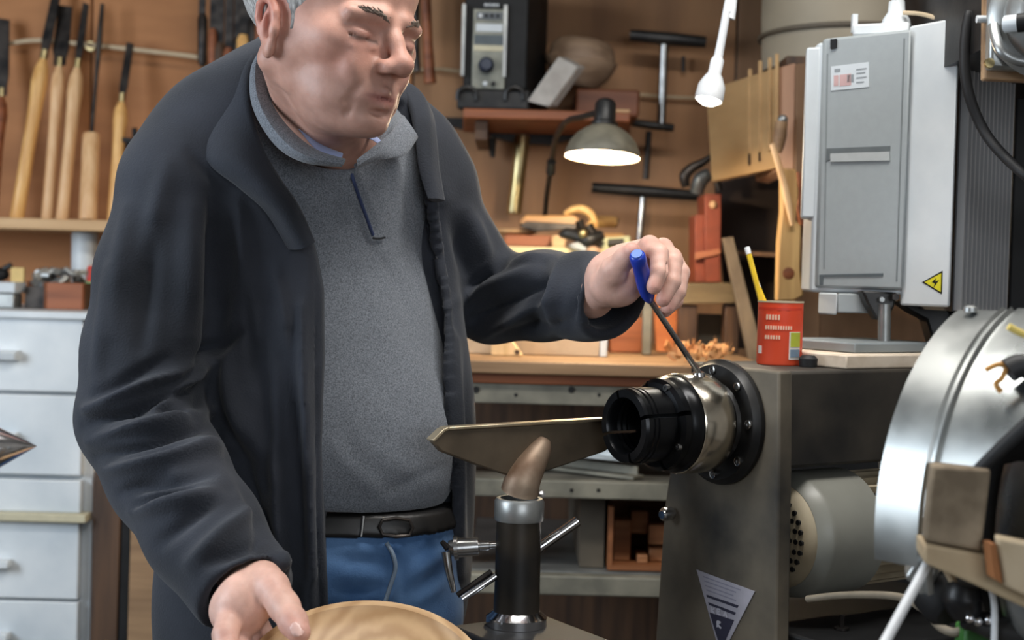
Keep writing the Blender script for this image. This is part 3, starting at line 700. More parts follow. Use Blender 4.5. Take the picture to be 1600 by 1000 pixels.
# headstock box
part(lbox(MB(),-.268,-.0505,-.09,.088,-.048,.0675),'headstock_box',M['castgrey'],lathe,bevel=.004)
# flange with bolts
fl=part(MB().lathe(L(-.0275,0,0),U,[(0,.0765),(.006,.0765),(.010,.072),(.0135,.070),(.0135,.05),(.018,.048)],56),'spindle_flange',M['blackmetal'],lathe)
for k in range(8):
    a=math.radians(3+45*k)
    c=L(-.014,.0645*math.cos(a)*.98,.0645*math.sin(a)*.98)
    part(MB().lathe(c,U,[(-.002,.0058),(.0025,.0056),(.003,.0048),(.003,.0027),(.0008,.0025)],12),'bolt',M['steel'],fl)
part(MB().cyl(L(-.03,0,0),L(.002,0,0),.03,n=24),'spindle_nose',M['steel'],lathe)
# column inner rib and small shine bolt
part(MB().lathe(P(1043,803,1.80),(-.7,-.7,0),[(-.006,.009),(.006,.009),(.012,.005)],12),'lock_screw',M['chrome'],lathe)
# triangular label : geometry lies on the plate
def plpt(px,py,off=.0012):
    r=ray(px,py); o=Vector((0,0,CAMZ)); q=L(-.028+off,0,0)
    s=(q-o).dot(U)/r.dot(U); return o+r*s
tri=[(1090,890),(1180,924),(1132,1008),(1118,1008)]
lb=part(MB().prism([plpt(x,y,.0006) for x,y in [(1089,890),(1180,924),(1127,1026)]],U*.0008),'maker_plate',flat('pale_label',(176,172,182),.4),lathe,label='pale triangular label plate pointing down')
def barp(pts,mt,nm='label_print'): return part(MB().prism([plpt(x,y,.0016) for x,y in pts],U*.0005),nm,mt,lb)
dk=flat('label_dark_print',(52,50,68),.4)
barp([(1104,929),(1154,946),(1152,950),(1105,933)],dk); barp([(1107,941),(1150,957),(1148,961),(1108,945)],dk)
barp([(1109,957),(1147,969),(1127,1016)],dk)
lt=flat('label_light_print',(206,204,214),.4)
def strokes(nm,segs,x0,y0,sx,sy,sk=.34):
    m=MB()
    for ax,ay,bx,by in segs:
        A=(x0+ax*sx,y0+ay*sy+ax*sx*sk); B=(x0+bx*sx,y0+by*sy+bx*sx*sk)
        dx,dy=B[0]-A[0],B[1]-A[1]; l=math.hypot(dx,dy)+1e-6; nx,ny=-dy/l*1.15,dx/l*1.15
        m.prism([plpt(A[0]+nx,A[1]+ny,.0024),plpt(B[0]+nx,B[1]+ny,.0024),plpt(B[0]-nx,B[1]-ny,.0024),plpt(A[0]-nx,A[1]-ny,.0024)],U*.0004)
    o=part(m,nm,lt,lb); return o
strokes('lettering',[(0,0,0,1),(0,.5,.8,0),(0,.5,.8,1)],1112,949,6,8)
strokes('lettering',[(0,0,0,1),(0,0,.8,0),(0,.5,.6,.5),(0,1,.8,1)],1121,951,6,8)
strokes('lettering',[(0,1,.4,0),(.4,0,.8,1),(.2,.6,.6,.6)],1131,955,6,8)
strokes('lettering',[(0,0,0,1),(0,0,.7,.1),(.7,.1,0,.5),(0,.5,.8,1)],1121,970,7,10)
for i,(y,xa_,xb_) in enumerate(((900,1099,1157),(907,1101,1150),(914,1102,1146),(921,1104,1150))):
    barp([(xa_,y),(xb_,y+(xb_-xa_)*.36),(xb_,y+(xb_-xa_)*.36+1.6),(xa_,y+1.6)],flat('label_grey_print',(142,140,156),.4))
# motor
mu=-.080; mc=L(mu,.052,-.135)
M['motor']=flat('motor_grey_paint',(136,136,128),.38,vary=.06); M['motorend']=mottled('dusty_motor_end',srgb(146,132,108),srgb(172,160,136),.6,.1,16,5,.1)
mo=part(MB().lathe(mc-U*0,-U,[(0,.062),(.0,.064),(.012,.076),(.020,.0772),(.100,.0772),(.101,.073)],48,caps=False),'motor_cover',M['motor'],lathe)
part(MB().lathe(mc+U*.014,-U,[(0,.050),(.002,.054),(.010,.062),(.014,.0635),(.0145,.056)],40),'fan_cover_end',M['motorend'],mo)
m=MB()
for ring,(rr,nn) in enumerate(((.012,6),(.022,11),(.032,16),(.042,21),(.0505,26))):
    for k in range(nn):
        a=2*math.pi*k/nn; c=mc+U*.0145+V*(rr*math.cos(a))+W*(rr*math.sin(a)); m.lathe(c,U,[(-.004,.0034),(.0008,.0034)],6)
part(m,'vent_holes',M['black'],mo,kind='stuff')
part(MB().lathe(mc-U*.099,-U,[(0,.060),(.16,.060)],36),'motor_core',M['castgrey'],lathe)
m_f=MB()
for k in range(26):
    a=2*math.pi*k/26; r_=V*math.cos(a)+W*math.sin(a); t_=V*(-math.sin(a))+W*math.cos(a)
    c=mc-U*.175+r_*.066
    q=[c+U*x*.07+t_*y*.0016+r_*z*.006 for z in (-1,1) for x,y in ((-1,-1),(1,-1),(1,1),(-1,1))]
    part(MB().hexa(q[:4],q[4:]),'cooling_fin',M['motorend'],mo)
part(MB().lathe(L(-.172,.075,-.198),V*1+W*-.4,[(0,.003),(.004,.003)],10),'screw',M['chrome'],mo)
# lower chassis under the motor
part(lbox(MB(),-.40,-.052,-.12,.20,-.262,-.240),'motor_base',M['black'],lathe,bevel=.004)
part(MB().cyl(L(-.12,.12,-.24),L(-.12,.12,-.222),.003,n=8).cyl(L(-.12,.12,-.2395),L(-.12,.12,-.237),.009,n=12),'bolt',M['steel_dark'],lathe)
# bed, legs and tailstock
part(lbox(MB(),-.027,1.15,.03,.085,-.395,-.335),'bed_rail',M['blackmetal'],lathe,bevel=.003)
part(lbox(MB(),-.027,1.15,-.085,-.03,-.395,-.335),'bed_rail',M['blackmetal'],lathe,bevel=.003)
part(lbox(MB(),1.0,1.08,-.12,.12,-1.118,-.3955),'bed_leg',M['blackmetal'],lathe,bevel=.004)
tipw=P(57,697,1.29)-OL
du=tipw.dot(U); dw=tipw.z; dv=tipw.dot(V)
def T(u,v,w): return L(u,v+dv,w+dw)
part(lbox(MB(),du+.19,du+.33,-.06,.06,-.3345,dw+.05),'tailstock_body',M['blackmetal'],lathe,bevel=.006)
part(MB().lathe(T(du+.10,0,0),U,[(0,.018),(.10,.018)],28),'quill',M['steel'],lathe)
part(MB().lathe(T(du,0,0),U,[(0,.0004),(.045,.0245),(.047,.0245),(.050,.027),(.09,.027),(.095,.024),(.10,.018)],40),'live_center',M['chrome'],lathe)
# ------------------------------------------------------------------ chuck
ch=thing('lathe_chuck','round four jaw lathe chuck with a polished steel ring','chuck',L(.03,0,-.06))
part(MB().lathe(L(.0025,0,0),U,[(0,.052),(0,.0590),(.0025,.0602),(.0435,.0602),(.046,.0585),(.046,.054),(.046,.02)],72),'steel_ring',flat('polished_ring_steel',(205,196,180),.2,1,vary=.05),ch)
part(MB().lathe(L(.0486,0,0),U,[(0,.02),(0,.0575),(.009,.0578),(.013,.055),(.016,.054),(.016,.02)],72),'chuck_body',M['blackgloss'],ch)
for k in range(4):
    a0=math.radians(23+90*k); a1=a0+math.radians(84)
    def sect(prof,n=14):
        rings=[]
        for i in range(n+1):
            a=a0+(a1-a0)*i/n
            rings.append([L(u,r*math.cos(a),r*math.sin(a)) for u,r in prof])
        return MB().loft(rings)
    prof=[(.065,.030),(.065,.0540),(.074,.0545),(.078,.050),(.079,.0445),(.104,.0445),(.1055,.0425),(.107,.0445),(.1105,.0445),(.112,.0425),(.1135,.044),(.120,.0445),(.1235,.0425),(.1235,.0335),(.120,.0315),(.110,.031),(.108,.0325),(.104,.031),(.100,.0325),(.096,.031),(.092,.0325),(.088,.031)]
    part(sect(prof),'jaw',M['blackgloss'],ch,smooth=30)
    a=a0+math.radians(42); c=L(.0785,.050*math.cos(a),.050*math.sin(a))
    part(MB().lathe(c,U,[(-.003,.0042),(.002,.004),(.002,.0022),(0,.002)],12),'jaw_screw',M['steel'],ch)
part(MB().lathe(L(.0648,0,0),U,[(0,.0005),(0,.030),(.001,.0305)],30),'center_plate',M['black'],ch)
m=MB()
kx=L(.03,.020,.056)
part(MB().lathe(L(.022,.012,.0585),Vector((-.1,-.1,1)),[(-.003,.008),(.0035,.007),(.004,.004)],16),'key_socket',M['chrome'],ch)
# ------------------------------------------------------------------ tool rest
vr=-.078
def rp(px,py):            # point on the tool rest plane for a pixel
    r=ray(px,py); o=Vector((0,0,CAMZ)); q=L(0,vr,0); s=(q-o).dot(V)/r.dot(V); return o+r*s
M['restiron']=mottled('worn_rest_iron',srgb(74,64,52),srgb(110,97,80),.5,.35,9,7,.1)
M['restedge']=mottled('lit_edge_iron',srgb(176,160,132),srgb(204,190,164),.35,.8,20,3,.05)  # brighter tone paints the light caught along the rest's top edge
tr=thing('tool_rest','wide rusty iron tool rest blade in front of the man','tool rest',rp(812,770))
out=[(676,690),(694,673),(700,671),(958,656),(962,672),(960,696),(945,706),(880,728),(838,742),(790,742),(745,727),(690,706)]
o=part(MB().prism([rp(x,y) for x,y in out],-V*.010),'blade',M['restiron'],tr,bevel=.002)
edge=[(676,690),(694,673),(700,671),(958,656)]
m=MB()
for i in range(len(edge)-1):
    a=rp(*edge[i]); b=rp(*edge[i+1]); n_=(b-a).cross(V).normalized(); n_ = n_ if n_.z>0 else -n_
    q=[a-V*.012-n_*.0005,b-V*.012-n_*.0005,b+V*.003-n_*.0005,a+V*.003-n_*.0005]
    m.hexa(q,[x+n_*.0035 for x in q])
part(m,'top_edge',M['restedge'],tr,kind='stuff',bevel=.0008)
part(MB().tube([rp(850,688)+V*.001,rp(840,704)+V*.004,rp(824,728)+V*.006,rp(814,750)+V*.004,rp(812,768)],[.008,.014,.0185,.0215,.0225],20,6),'neck',mottled('worn_neck_steel',srgb(112,84,64),srgb(160,140,120),.5,.4,22,6,.15),tr)
# ------------------------------------------------------------------ post / banjo
pc=rp(812,770); pb=PZ(810,985,0.875); pcx=pc
bj=thing('tool_rest_post','black cylindrical post with clamp levers carrying the tool rest','post',Vector((pc.x,pc.y,L(0,0,-.334).z)))
zb_=P(810,976,pc.y).z
wt=P(812,778,pc.y).z
part(MB().lathe(Vector((pc.x,pc.y,wt-.026)),(0,0,1),[(0,.0265),(0,.0285),(.003,.0295),(.022,.0295),(.026,.027),(.026,.0228),(.0,.0228)],36,caps=False),'collar',M['alu'],bj)
part(MB().lathe(Vector((pc.x,pc.y,zb_+.012)),(0,0,1),[(0,.0275),(.04,.0268),(wt-.026-zb_-.0125,.0265)],36),'post_tube',mottled('post_black',srgb(30,29,28),srgb(66,58,48),.4,.4,9,6,.1),bj)
part(MB().lathe(Vector((pc.x,pc.y,zb_)),(0,0,1),[(0,.036),(.010,.036),(.014,.031),(.017,.028)],36),'foot_ring',M['chrome'],bj)
# banjo slab on the bed
cb=Vector((pc.x,pc.y,zb_))
part(MB().prism([L(.20,-.12,-.2745),L(.42,-.12,-.2745),L(.42,.16,-.2745),L(.20,.16,-.2745)],(0,0,.0)) if False else lbox(MB(),(pc-OL).dot(U)-.06,(pc-OL).dot(U)+.07,-.112,.15,-.334,zb_-OL.z-.0004),'banjo_slab',M['rubber'],bj,bevel=.004)
Yp=pc.y
part(MB().lathe(P(778,852,Yp),P(700,857,Yp)-P(778,852,Yp),[(0,.0045),(.010,.0045),(.0105,.006),(.022,.006),(.023,.0105),(.047,.0115),(.0475,.0145),(.052,.0145),(.0525,.010),(.058,.009),(.060,.004)],24),'clamp_spindle',M['steel'],bj)
part(MB().tube([P(697,862,Yp-.01),P(701,890,Yp-.012),P(709,925,Yp-.012)],[.006,.0048,.003],10,5),'clamp_lever',M['steel'],bj)
part(MB().tube([P(690,846,Yp-.005),P(700,857,Yp-.008)],[.003,.0045],8,3),'lever_tail',M['steel_dark'],bj)
part(MB().cyl(P(840,858,Yp+.02),P(903,814,Yp+.03),.0062,n=16),'upper_rod',M['chrome'],bj)
part(MB().cyl(P(722,936,Yp-.02),P(775,900,Yp-.01),.0042,n=12),'lower_rod',M['chrome'],bj)
part(MB().cyl(P(715,930,Yp+.0),P(768,893,Yp),.0035,n=12),'thin_rod',M['steel_dark'],bj)
# hump casting right under the post
single(MB().lathe(P(852,1040,Yp+.05),(0,0,1),[(0,.034),(.03,.034),(.042,.026),(.048,.012),(.049,.001)],28),'cast_hub',M['shelf'],'pale round wooden hub low beside the post at the bottom edge','hub') if False else None
single(MB().bb((P(1222,575,2.3).x,2.28,0),(P(1760,575,2.3).x,2.40,P(1300,572,2.28).z)),'dark_backing',M['black'],'added black backing behind the grey motor','cabinet',bevel=.004)  # black backing added to keep the space behind the motor dark
# ------------------------------------------------------------------ can with pencils on the headstock
ztop=L(0,0,.0675).z+.0006
cc=PZ(1217,569,ztop)
cc=Vector((cc.x,cc.y,ztop))
# rest it fully on the casting
can=thing('orange_tin','orange paper wrapped tin holding pencils on the headstock','tin',cc)
sc=cc.y/FPX; R_=35*sc; H_=97*sc
M['orange']=mottled('orange_label',srgb(222,70,38),srgb(240,88,52),.45,0,6,3,.0)
M['inner_can']=flat('tin_inner',(190,160,140),.5)
part(MB().lathe(cc,(0,0,1),[(.001,R_*.5),(0,R_*.97),(.002,R_),(H_-.002,R_),(H_,R_*1.01),(H_,R_*.95),(.006,R_*.95),(.006,.001)],48,caps=False),'can_wall',M['orange'],can)
part(MB().lathe(cc,(0,0,1),[(H_-.0005,R_*1.02),(H_+.0015,R_*1.025),(H_+.0015,R_*.94),(H_-.0005,R_*.94),(H_-.0005,R_*1.02)],48,caps=False),'rim',M['cream'],can)
def patch(x0,x1,y0,y1,mt,nm,off=.0006):   # curved label patch: pixels across (from centre 1217) and down
    a0=math.asin((x0-1217)/36.5); a1=math.asin((x1-1217)/36.5); n=6; m=MB()
    vd=Vector((cc.x,cc.y,0)).normalized(); sd=Vector((vd.y,-vd.x,0))
    zz=lambda y: cc.z+(569-y)*sc
    rings=[]
    for i in range(n+1):
        a=a0+(a1-a0)*i/n; dr=sd*math.sin(a)-vd*math.cos(a)
        q=Vector((cc.x,cc.y,0))
        rings.append([q+dr*(R_+r)+Vector((0,0,z)) for r,z in ((-.0003,zz(y1)),(off,zz(y1)),(off,zz(y0)),(-.0003,zz(y0)))])
    return part(m.loft(rings),nm,mt,can)
pp=flat('label_cream',(238,196,170),.5)
patch(1232,1248.5,517,560,flat('label_white',(228,222,214),.5),'label_panel')
patch(1234,1248,518,540,flat('label_green',(178,186,60),.5),'label_green_patch',.0011)
patch(1234,1248,544,556,flat('label_blue',(120,140,160),.5),'label_blue_patch',.0011)
patch(1184,1189,540,552,flat('label_white2',(232,226,220),.5),'label_badge')
patch(1182.5,1250,480,484,flat('label_dark_band',(206,58,34),.5),'label_band')
def word(x,y,n,hpx=5,wd=4.2):
    for i in range(n):
        m_=patch(x+i*wd,x+i*wd+wd*.62,y,y+hpx,pp,'lettering',.0009)
word(1195,491,5,8,4.6); word(1194,508,11,6,3.9); word(1194,523,6,6,4.2)
for (a,b,lb) in (((1167,386),(1197,500),'longer yellow pencil with a white end in the orange tin'),((1181,440),(1206,500),'shorter yellow pencil in the orange tin')):
    A=P(a[0],a[1],cc.y+.018); B=P(b[0],b[1],cc.y+.004)
    d=(B-A).normalized(); B=B+d*.02
    t=thing('pencil',lb,'pencil',B,'pencils in the orange tin')
    part(MB().lathe(B,A-B,[(0,.0008),(.012,.0036),((A-B).length-.010,.0036),((A-B).length-.0095,.0036)],6),'shaft',flat('pencil_yellow',(232,196,48),.35),t,smooth=20)
    part(MB().lathe(A,A-B,[(-.0095,.0037),(-.001,.0037),(0,.003)],12),'tip',M['wcable'],t)
# rubber block behind can
single(MB().lathe(L(-.14,.03,.068),(0,0,1),[(0,.011),(.010,.012),(.014,.008)],16),'rubber_stop',M['rubber'],'little black rubber stop on the headstock right of the orange tin','knob')
# pale boards on the headstock
def onz(pix,z): return [PZ(x,y,z) for x,y in pix]
zz0=ztop
M['palewood']=wood('pale_board_wood',(208,190,168),(230,214,194),'x',18,.6)
bp=[Vector((p.x,p.y,0)) for p in ()]
a=L(-.165,-.085,0); 
def lpr(u0,u1,v0,v1,z0,z1):
    q=[Vector((L(u,v,0).x,L(u,v,0).y,z)) for z in (z0,z1) for u,v in ((u0,v0),(u1,v0),(u1,v1),(u0,v1))]
    return MB().hexa(q[:4],q[4:])
single(lpr(-.34,-.155,-.08,.08,zz0,zz0+.017),'pale_board',M['palewood'],'pale wood board lying on the headstock under the grey inverter','board',bevel=.002)
single(lpr(-.36,-.20,-.09,.05,zz0+.0176,zz0+.030),'grey_plate',mottled('blue_grey_plate',srgb(120,128,132),srgb(142,150,154),.5,.2,8,3,.05),'blue grey plate lying on the pale board','plate',bevel=.002)
# ------------------------------------------------------------------ inverter (frequency drive) above
def col(px,py,Y): p=P(px,py,Y); return p
p0=P(1281,250,1.95); p1=P(1418,250,1.86); p2=P(1491,250,1.80); p3=P(1572,280,1.96)
zt1=P(1425,45,1.86).z; zb1=P(1405,458,1.86).z
iv=thing('frequency_inverter','grey motor inverter cabinet with white side and rear cooling fins','inverter',(p1.x,p1.y+.1,zb1-.02))
back=Vector((p0.x+.03,2.08,0)); back2=Vector((p3.x,2.10,0))
def zpr(pts,z0,z1): return MB().prism([Vector((p.x,p.y,z0)) for p in pts],(0,0,z1-z0))
din=Vector((.0,.03,0))
part(zpr([p0+Vector((-.006,.012,0)),p1+Vector((.004,.012,0)),p1+Vector((.01,.06,0)),back+Vector((-.03,-.03,0))],zb1-.002,zt1-.004),'cabinet_body',M['lightgrey'],iv,bevel=.004)
cv=part(zpr([p0,p1,p1+Vector((0,.0118,0)),p0+Vector((0,.0118,0))],zb1+.004,zt1),'front_cover',M['greyplastic'],iv,bevel=.004)
# left lighter flange
part(zpr([p0+Vector((-.020,.016,0)),p0+Vector((-.0015,.008,0)),p0+Vector((.0,.05,0)),p0+Vector((-.012,.06,0))],P(1263,340,1.95).z,zt1-.01),'side_flange',M['lightgrey'],iv,bevel=.003)
# handle recess
f=lambda px,Y: 0
def cvp(px,py,off=.001):       # point on cover plane
    n_=(p1-p0); n_.z=0; n_=Vector((n_.y,-n_.x,0)).normalized(); n_ = n_ if n_.y<0 else -n_
    r=ray(px,py); o=Vector((0,0,CAMZ)); s=(p0+n_*off-o).dot(n_)/r.dot(n_); return o+r*s, n_
def cpatch(pix,mt,nm,off=.0005,th=.001,par=None,**k):
    pts=[cvp(x,y,off)[0] for x,y in pix]; n_=cvp(1300,200)[1]
    return part(MB().prism(pts,n_*th),nm,mt,par or cv,**k)
cpatch([(1292,232),(1391,228),(1391,236),(1299,239),(1299,250),(1291,252)],flat('recess_grey',(96,102,104),.6),'grip_slot',.0,.0012)
cpatch([(1299,240),(1391,237),(1391,251),(1299,253)],flat('lip_grey',(176,180,180),.5),'grip_lip',.0,.003)
cpatch([(1281,429),(1380,427),(1380,432),(1287,433),(1286,446),(1281,446)],flat('recess_grey2',(84,92,96),.6),'lower_slot',0,.0012)
cpatch([(1299,62),(1308,61),(1308,75),(1299,77)],M['black'],'corner_clip',0,.003)
cpatch([(1292,84),(1294,84),(1289,420),(1287,420)],flat('groove_grey',(130,136,138),.6),'groove',0,.0008)
cpatch([(1412,60),(1414,60),(1402,440),(1400,440)],flat('groove_grey2',(120,126,128),.6),'groove',0,.0008)
st=cpatch([(1299,104),(1358,97),(1358,136),(1299,142)],M['lightgrey'],'rating_label',0,.0010,label='small pale rating sticker with faint print')
red=flat('faded_red_print',(196,160,158),.5); gp=flat('faded_grey_print',(136,142,146),.5)
for pix,mt in (([(1304,108),(1313,107),(1313,112),(1304,113)],gp),([(1303,118),(1310,117.5),(1310,134),(1303,135)],red),([(1312,117),(1330,115),(1330,133),(1312,135)],red),([(1324,117),(1334,116),(1334,128),(1324,129)],gp),([(1338,108),(1354,106),(1354,108),(1338,110)],gp),([(1338,114),(1352,112),(1352,114),(1338,116)],gp),([(1338,121),(1354,119),(1354,121),(1338,123)],gp),([(1338,128),(1350,127),(1350,129),(1338,130)],gp)):
    cpatch(pix,mt,'label_print',.001,.0004)
# white side
sd=part(zpr([p1+Vector((-.0,.013,0)),p2,p2+Vector((.012,.035,0)),p1+Vector((.02,.06,0))],zb1-.016,P(1425,38,1.86).z),'side_panel',M['white'],iv,bevel=.003)
n2=(p2-(p1+Vector((0,.013,0)))); n2=Vector((n2.y,-n2.x,0)).normalized(); n2 = n2 if n2.y<0 else -n2
def sp(px,py,off): r=ray(px,py); o=Vector((0,0,CAMZ)); s=(p2+n2*off-o).dot(n2)/r.dot(n2); return o+r*s
def spatch(pix,mt,nm,off=0,th=.0008,**k): return part(MB().prism([sp(x,y,off) for x,y in pix],n2*th),nm,mt,sd,**k)
yl=flat('warning_yellow',(226,214,40),.5)
spatch([(1441,441),(1473,423),(1472,460)],M['black'],'warning_sign',0,.0006,label='yellow triangular electric warning sign')
spatch([(1445,441),(1471,427),(1470,456)],yl,'warning_face',.0006,.0006)
spatch([(1456,441),(1463,435),(1461,440),(1467,438),(1459,449),(1461,443)],M['black'],'lightning_mark',.0012,.0005)
spatch([(1483,34),(1499,30),(1499,35),(1484,38)],gp,'top_notch',0,.0008)
# heat sink
hs=part(zpr([p2+Vector((.015,.036,0)),p3,back2,p2+Vector((.0,.2,0))],P(1500,487,1.82).z,P(1510,60,1.82).z),'heat_sink',flat('dark_alu',(62,62,64),.5,.3),iv)
e=(p3-(p2+Vector((.015,.036,0)))); n3=Vector((e.y,-e.x,0)).normalized(); n3 = n3 if n3.y<0 else -n3
for i in range(12):
    c=p2+Vector((.015,.036,0))+e*((i+.5)/12)
    q=[c+e.normalized()*x*.0019+n3*y for x,y in ((-1,0),(1,0),(1,.010),(-1,.010))]
    part(zpr(q,P(1500,487,1.82).z+.001,P(1510,60,1.82).z-.001),'fin',flat('fin_alu',(182,182,184),.45,.3,vary=.02),hs)
# terminal boxes under
a=P(1279,470,1.93); b=P(1313,470,1.905); c_=P(1362,470,1.915)
part(zpr([P(1279,470,1.95),P(1308,470,1.91),P(1308,470,1.99),P(1279,470,1.99)],P(1290,491,1.93).z,zb1-.0025),'terminal_box',M['lightgrey'],iv,bevel=.002)
part(zpr([P(1308.5,470,1.912),P(1362,470,1.912),P(1362,470,1.99),P(1309,470,1.99)],P(1330,489,1.915).z,zb1-.0025),'terminal_cover',M['greyplastic'],iv,bevel=.002)
# stand pipe & bracket
sh=P(1380,470,1.86)
pipe=thing('stand_pipe','grey vertical pipe rising from behind the drum to the inverter','pipe',P(1379,650,1.86))
part(MB().tube([P(1382,475,1.88),P(1381,560,1.88),P(1379,655,1.88),P(1384,760,1.88),P(1386,905,1.88)],.0085,16,4),'tube',M['alu'],pipe)
part(MB().prism([P(1347,454,1.88),P(1402,457,1.88),P(1398,478,1.88),P(1388,500,1.88),P(1370,500,1.88),P(1355,474,1.88)],(0,.03,0)),'bracket',M['blackmetal'],pipe,bevel=.003)
part(MB().lathe(P(1377,468,1.875),(0,-1,0),[(0,.004),(.005,.0035)],6),'bolt',M['alu'],pipe)
part(MB().lathe(P(1398,464,1.87),(0,-1,0),[(0,.006),(.006,.005)],6),'bolt',M['steel_dark'],pipe)
single(MB().tube([P(1388,540,1.87),P(1420,540,1.87),P(1450,541,1.9)],.0025,8,3),'thin_bar',M['steel'],'thin bar sticking out right of the grey pipe','bar')
# brackets behind the drum, dark
single(MB().pxprism([(1400,470),(1475,476),(1500,505),(1500,560),(1466,560),(1448,500),(1425,488)],1.95,.04),'dark_bracket',M['blackmetal'],'dark metal bracket under the white side of the inverter','bracket',bevel=.003)
single(MB().pxprism([(1493,488),(1560,488),(1563,545),(1520,560),(1490,520)],1.93,.05),'black_terminal_block',M['black'],'black block directly below the cooling fins','block',bevel=.003)
single(MB().pxprism([(1562,500),(1570,500),(1566,60),(1568,60)],1.99,.01),'fin_guard',M['alu'],'thin metal strip beside the cooling fins','strip') if False else None
# top connector, white pipe
tp=thing('white_conduit','white plastic conduit dropping onto the inverter top','conduit',P(1400,45,1.93))
part(MB().tube([Vector((P(1405,-60,1.95).x,1.95,2.645)),P(1405,-60,1.95),P(1403,0,1.95),P(1401,20,1.95)],.0085,18,3),'pipe',M['white'],tp)
part(MB().lathe(P(1400,42,1.94),(0,0,1),[(0,.020),(.010,.018),(.02,.0115),(.034,.0105)],24),'gland',M['white'],tp)
zc_=zt1+.0008
part(MB().prism([Vector((p.x,p.y,zc_)) for p in (P(1332,50,1.93),P(1421,40,1.90),P(1425,38,2.0),P(1340,38,2.03))],(0,0,.016)),'base_plate',M['white'],tp,bevel=.003)
part(MB().bb(P(1332,50,1.99),P(1338,24,2.0)),'clip',M['white'],tp)
# drum / duct high behind
dd=thing('beige_drum','large beige round duct with a dark seam above the inverter','drum',(P(1385,60,2.55).x,2.62,P(1385,125,2.5).z))
cD=Vector((P(1388,100,2.50).x,2.80,P(1385,94,2.63).z)); M['beige']=mottled('beige_drum_paint',srgb(140,130,112),srgb(164,152,132),.6,.1,4,5,.05)
part(MB().lathe(cD,(0,0,1),[(0,.14),(.0,.168),(.11,.172),(.335,.172),(.335,.02)],56),'barrel',M['beige'],dd)
zS=P(1385,17,2.5).z
part(MB().lathe(Vector((cD.x,cD.y,zS)),(0,0,1),[(-.005,.173),(-.003,.178),(.003,.178),(.005,.173)],56,caps=False),'seam',flat('seam_brown',(84,74,60),.6),dd)
single(MB().bb((cD.x-.16,2.60,cD.z-.024),(2.29,3.29,cD.z-.001)),'drum_shelf',M['darkwood'],'dark shelf board carrying the beige drum behind the inverter','shelf',bevel=.003)
# cable
single(MB().tube([Vector((P(1560,-40,1.72).x,1.72,2.645)),P(1540,-40,1.72),P(1515,20,1.72),P(1507,80,1.72),P(1512,140,1.72),P(1535,200,1.72),P(1570,245,1.70),P(1625,290,1.68),P(1700,330,1.85),P(1705,345,2.08)],.0065,12,8),'black_cable',M['rubber'],'thick black cable hanging in front of the cooling fins','cable')
single(MB().tube([P(1412,20,1.92),P(1440,22,1.9),P(1470,30,1.86),P(1495,33,1.83)],.003,8,4),'cream_wire',M['cable'],'thin cream wire along the top of the inverter','wire')
single(MB().bb(P(1572,560,2.10),P(1720,0,2.5)),'black_cabinet',M['black'],'tall black cabinet at the right edge behind the fins','cabinet',bevel=.004)
# machine part top right
mt_=thing('wall_motor','grey cast motor on a wooden plate at the top right corner','motor',P(1590,125,1.52))
part(MB().prism([P(1539,124,1.50),P(1680,130,1.50),P(1680,-60,1.50),P(1541,-60,1.50)],(.0,.016,0)),'wood_plate',M['benchwood'],mt_,bevel=.002)
part(MB().prism([P(1546,108,1.482),P(1680,112,1.482),P(1680,-60,1.482),P(1550,-60,1.482)],(.0,.0175,0)),'gasket',M['alu'],mt_,bevel=.004)
part(MB().lathe(P(1640,30,1.478),(-.1,-1,0),[(0,.062),(.006,.064),(.012,.060),(.016,.050),(.034,.047),(.040,.040),(.05,.036)],40),'housing',M['alu'],mt_)
part(MB().tube([P(1552,40,1.47),P(1556,60,1.46),P(1566,82,1.45),P(1590,95,1.45),P(1625,98,1.45)],.0055,10,5),'rib',M['alu'],mt_)
part(MB().cyl(P(1572,38,1.45),P(1612,34,1.43),.009,n=16),'nozzle',M['lightgrey'],mt_); part(MB().cyl(P(1590,36,1.43),P(1625,32,1.42),.0095,n=16),'nozzle_tip',M['black'],mt_)
part(MB().lathe(P(1545,99,1.481),(0,-1,0),[(0,.0055),(.004,.005),(.004,.002)],14),'brass_bolt',M['brass'],mt_)
part(MB().bb(P(1610,40,1.517),P(1680,10,2.099)),'arm',M['blackmetal'],mt_)
part(MB().cyl(P(1526,30,1.5),P(1544,30,1.5),.004,n=10),'pin',M['white'],mt_)
# ------------------------------------------------------------------ galvanised drum hood
M['galv']=mottled('galvanised_sheet',srgb(140,144,144),srgb(176,178,176),.24,.92,11,6,.06,r2=.42)
dax=Vector((.68,-.73,0)).normalized(); CB=Vector((.49,1.30,1.095)); RD=.2
dside=Vector((0,0,1)).cross(dax).normalized()      # horizontal, perpendicular
if dside.x>0: dside=-dside
def drum_pt(t,ang,r): return CB+dax*t+(dside*math.sin(ang)+Vector((0,0,1))*math.cos(ang))*r
def sheet(prof,a0,a1,n=40,th=.002):
    rings=[]
    for i in range(n+1):
        a=math.radians(a0+(a1-a0)*i/n)
        rings.append([drum_pt(t,a,r) for t,r in prof]+[drum_pt(t,a,r-th) for t,r in reversed(prof)])
    return MB().loft(rings)
hd=thing('steel_hood','curved galvanised steel dust hood at the right front','hood',drum_pt(0,math.radians(180),RD))
part(sheet([(-.048,RD-.001),(-.006,RD)],22,98),'outer_sheet',M['galv'],hd)
bead=[(-.006,RD),(-.004,RD+.004),(-.0015,RD+.001),(.0015,RD+.001),(.004,RD+.004),(.006,RD)]
part(sheet(bead,22,104,48),'seam',M['galv'],hd)
def a1t(t): return 86-(t-.006)/.144*52
rings=[]
ts=[.006+.144*k/8 for k in range(9)]
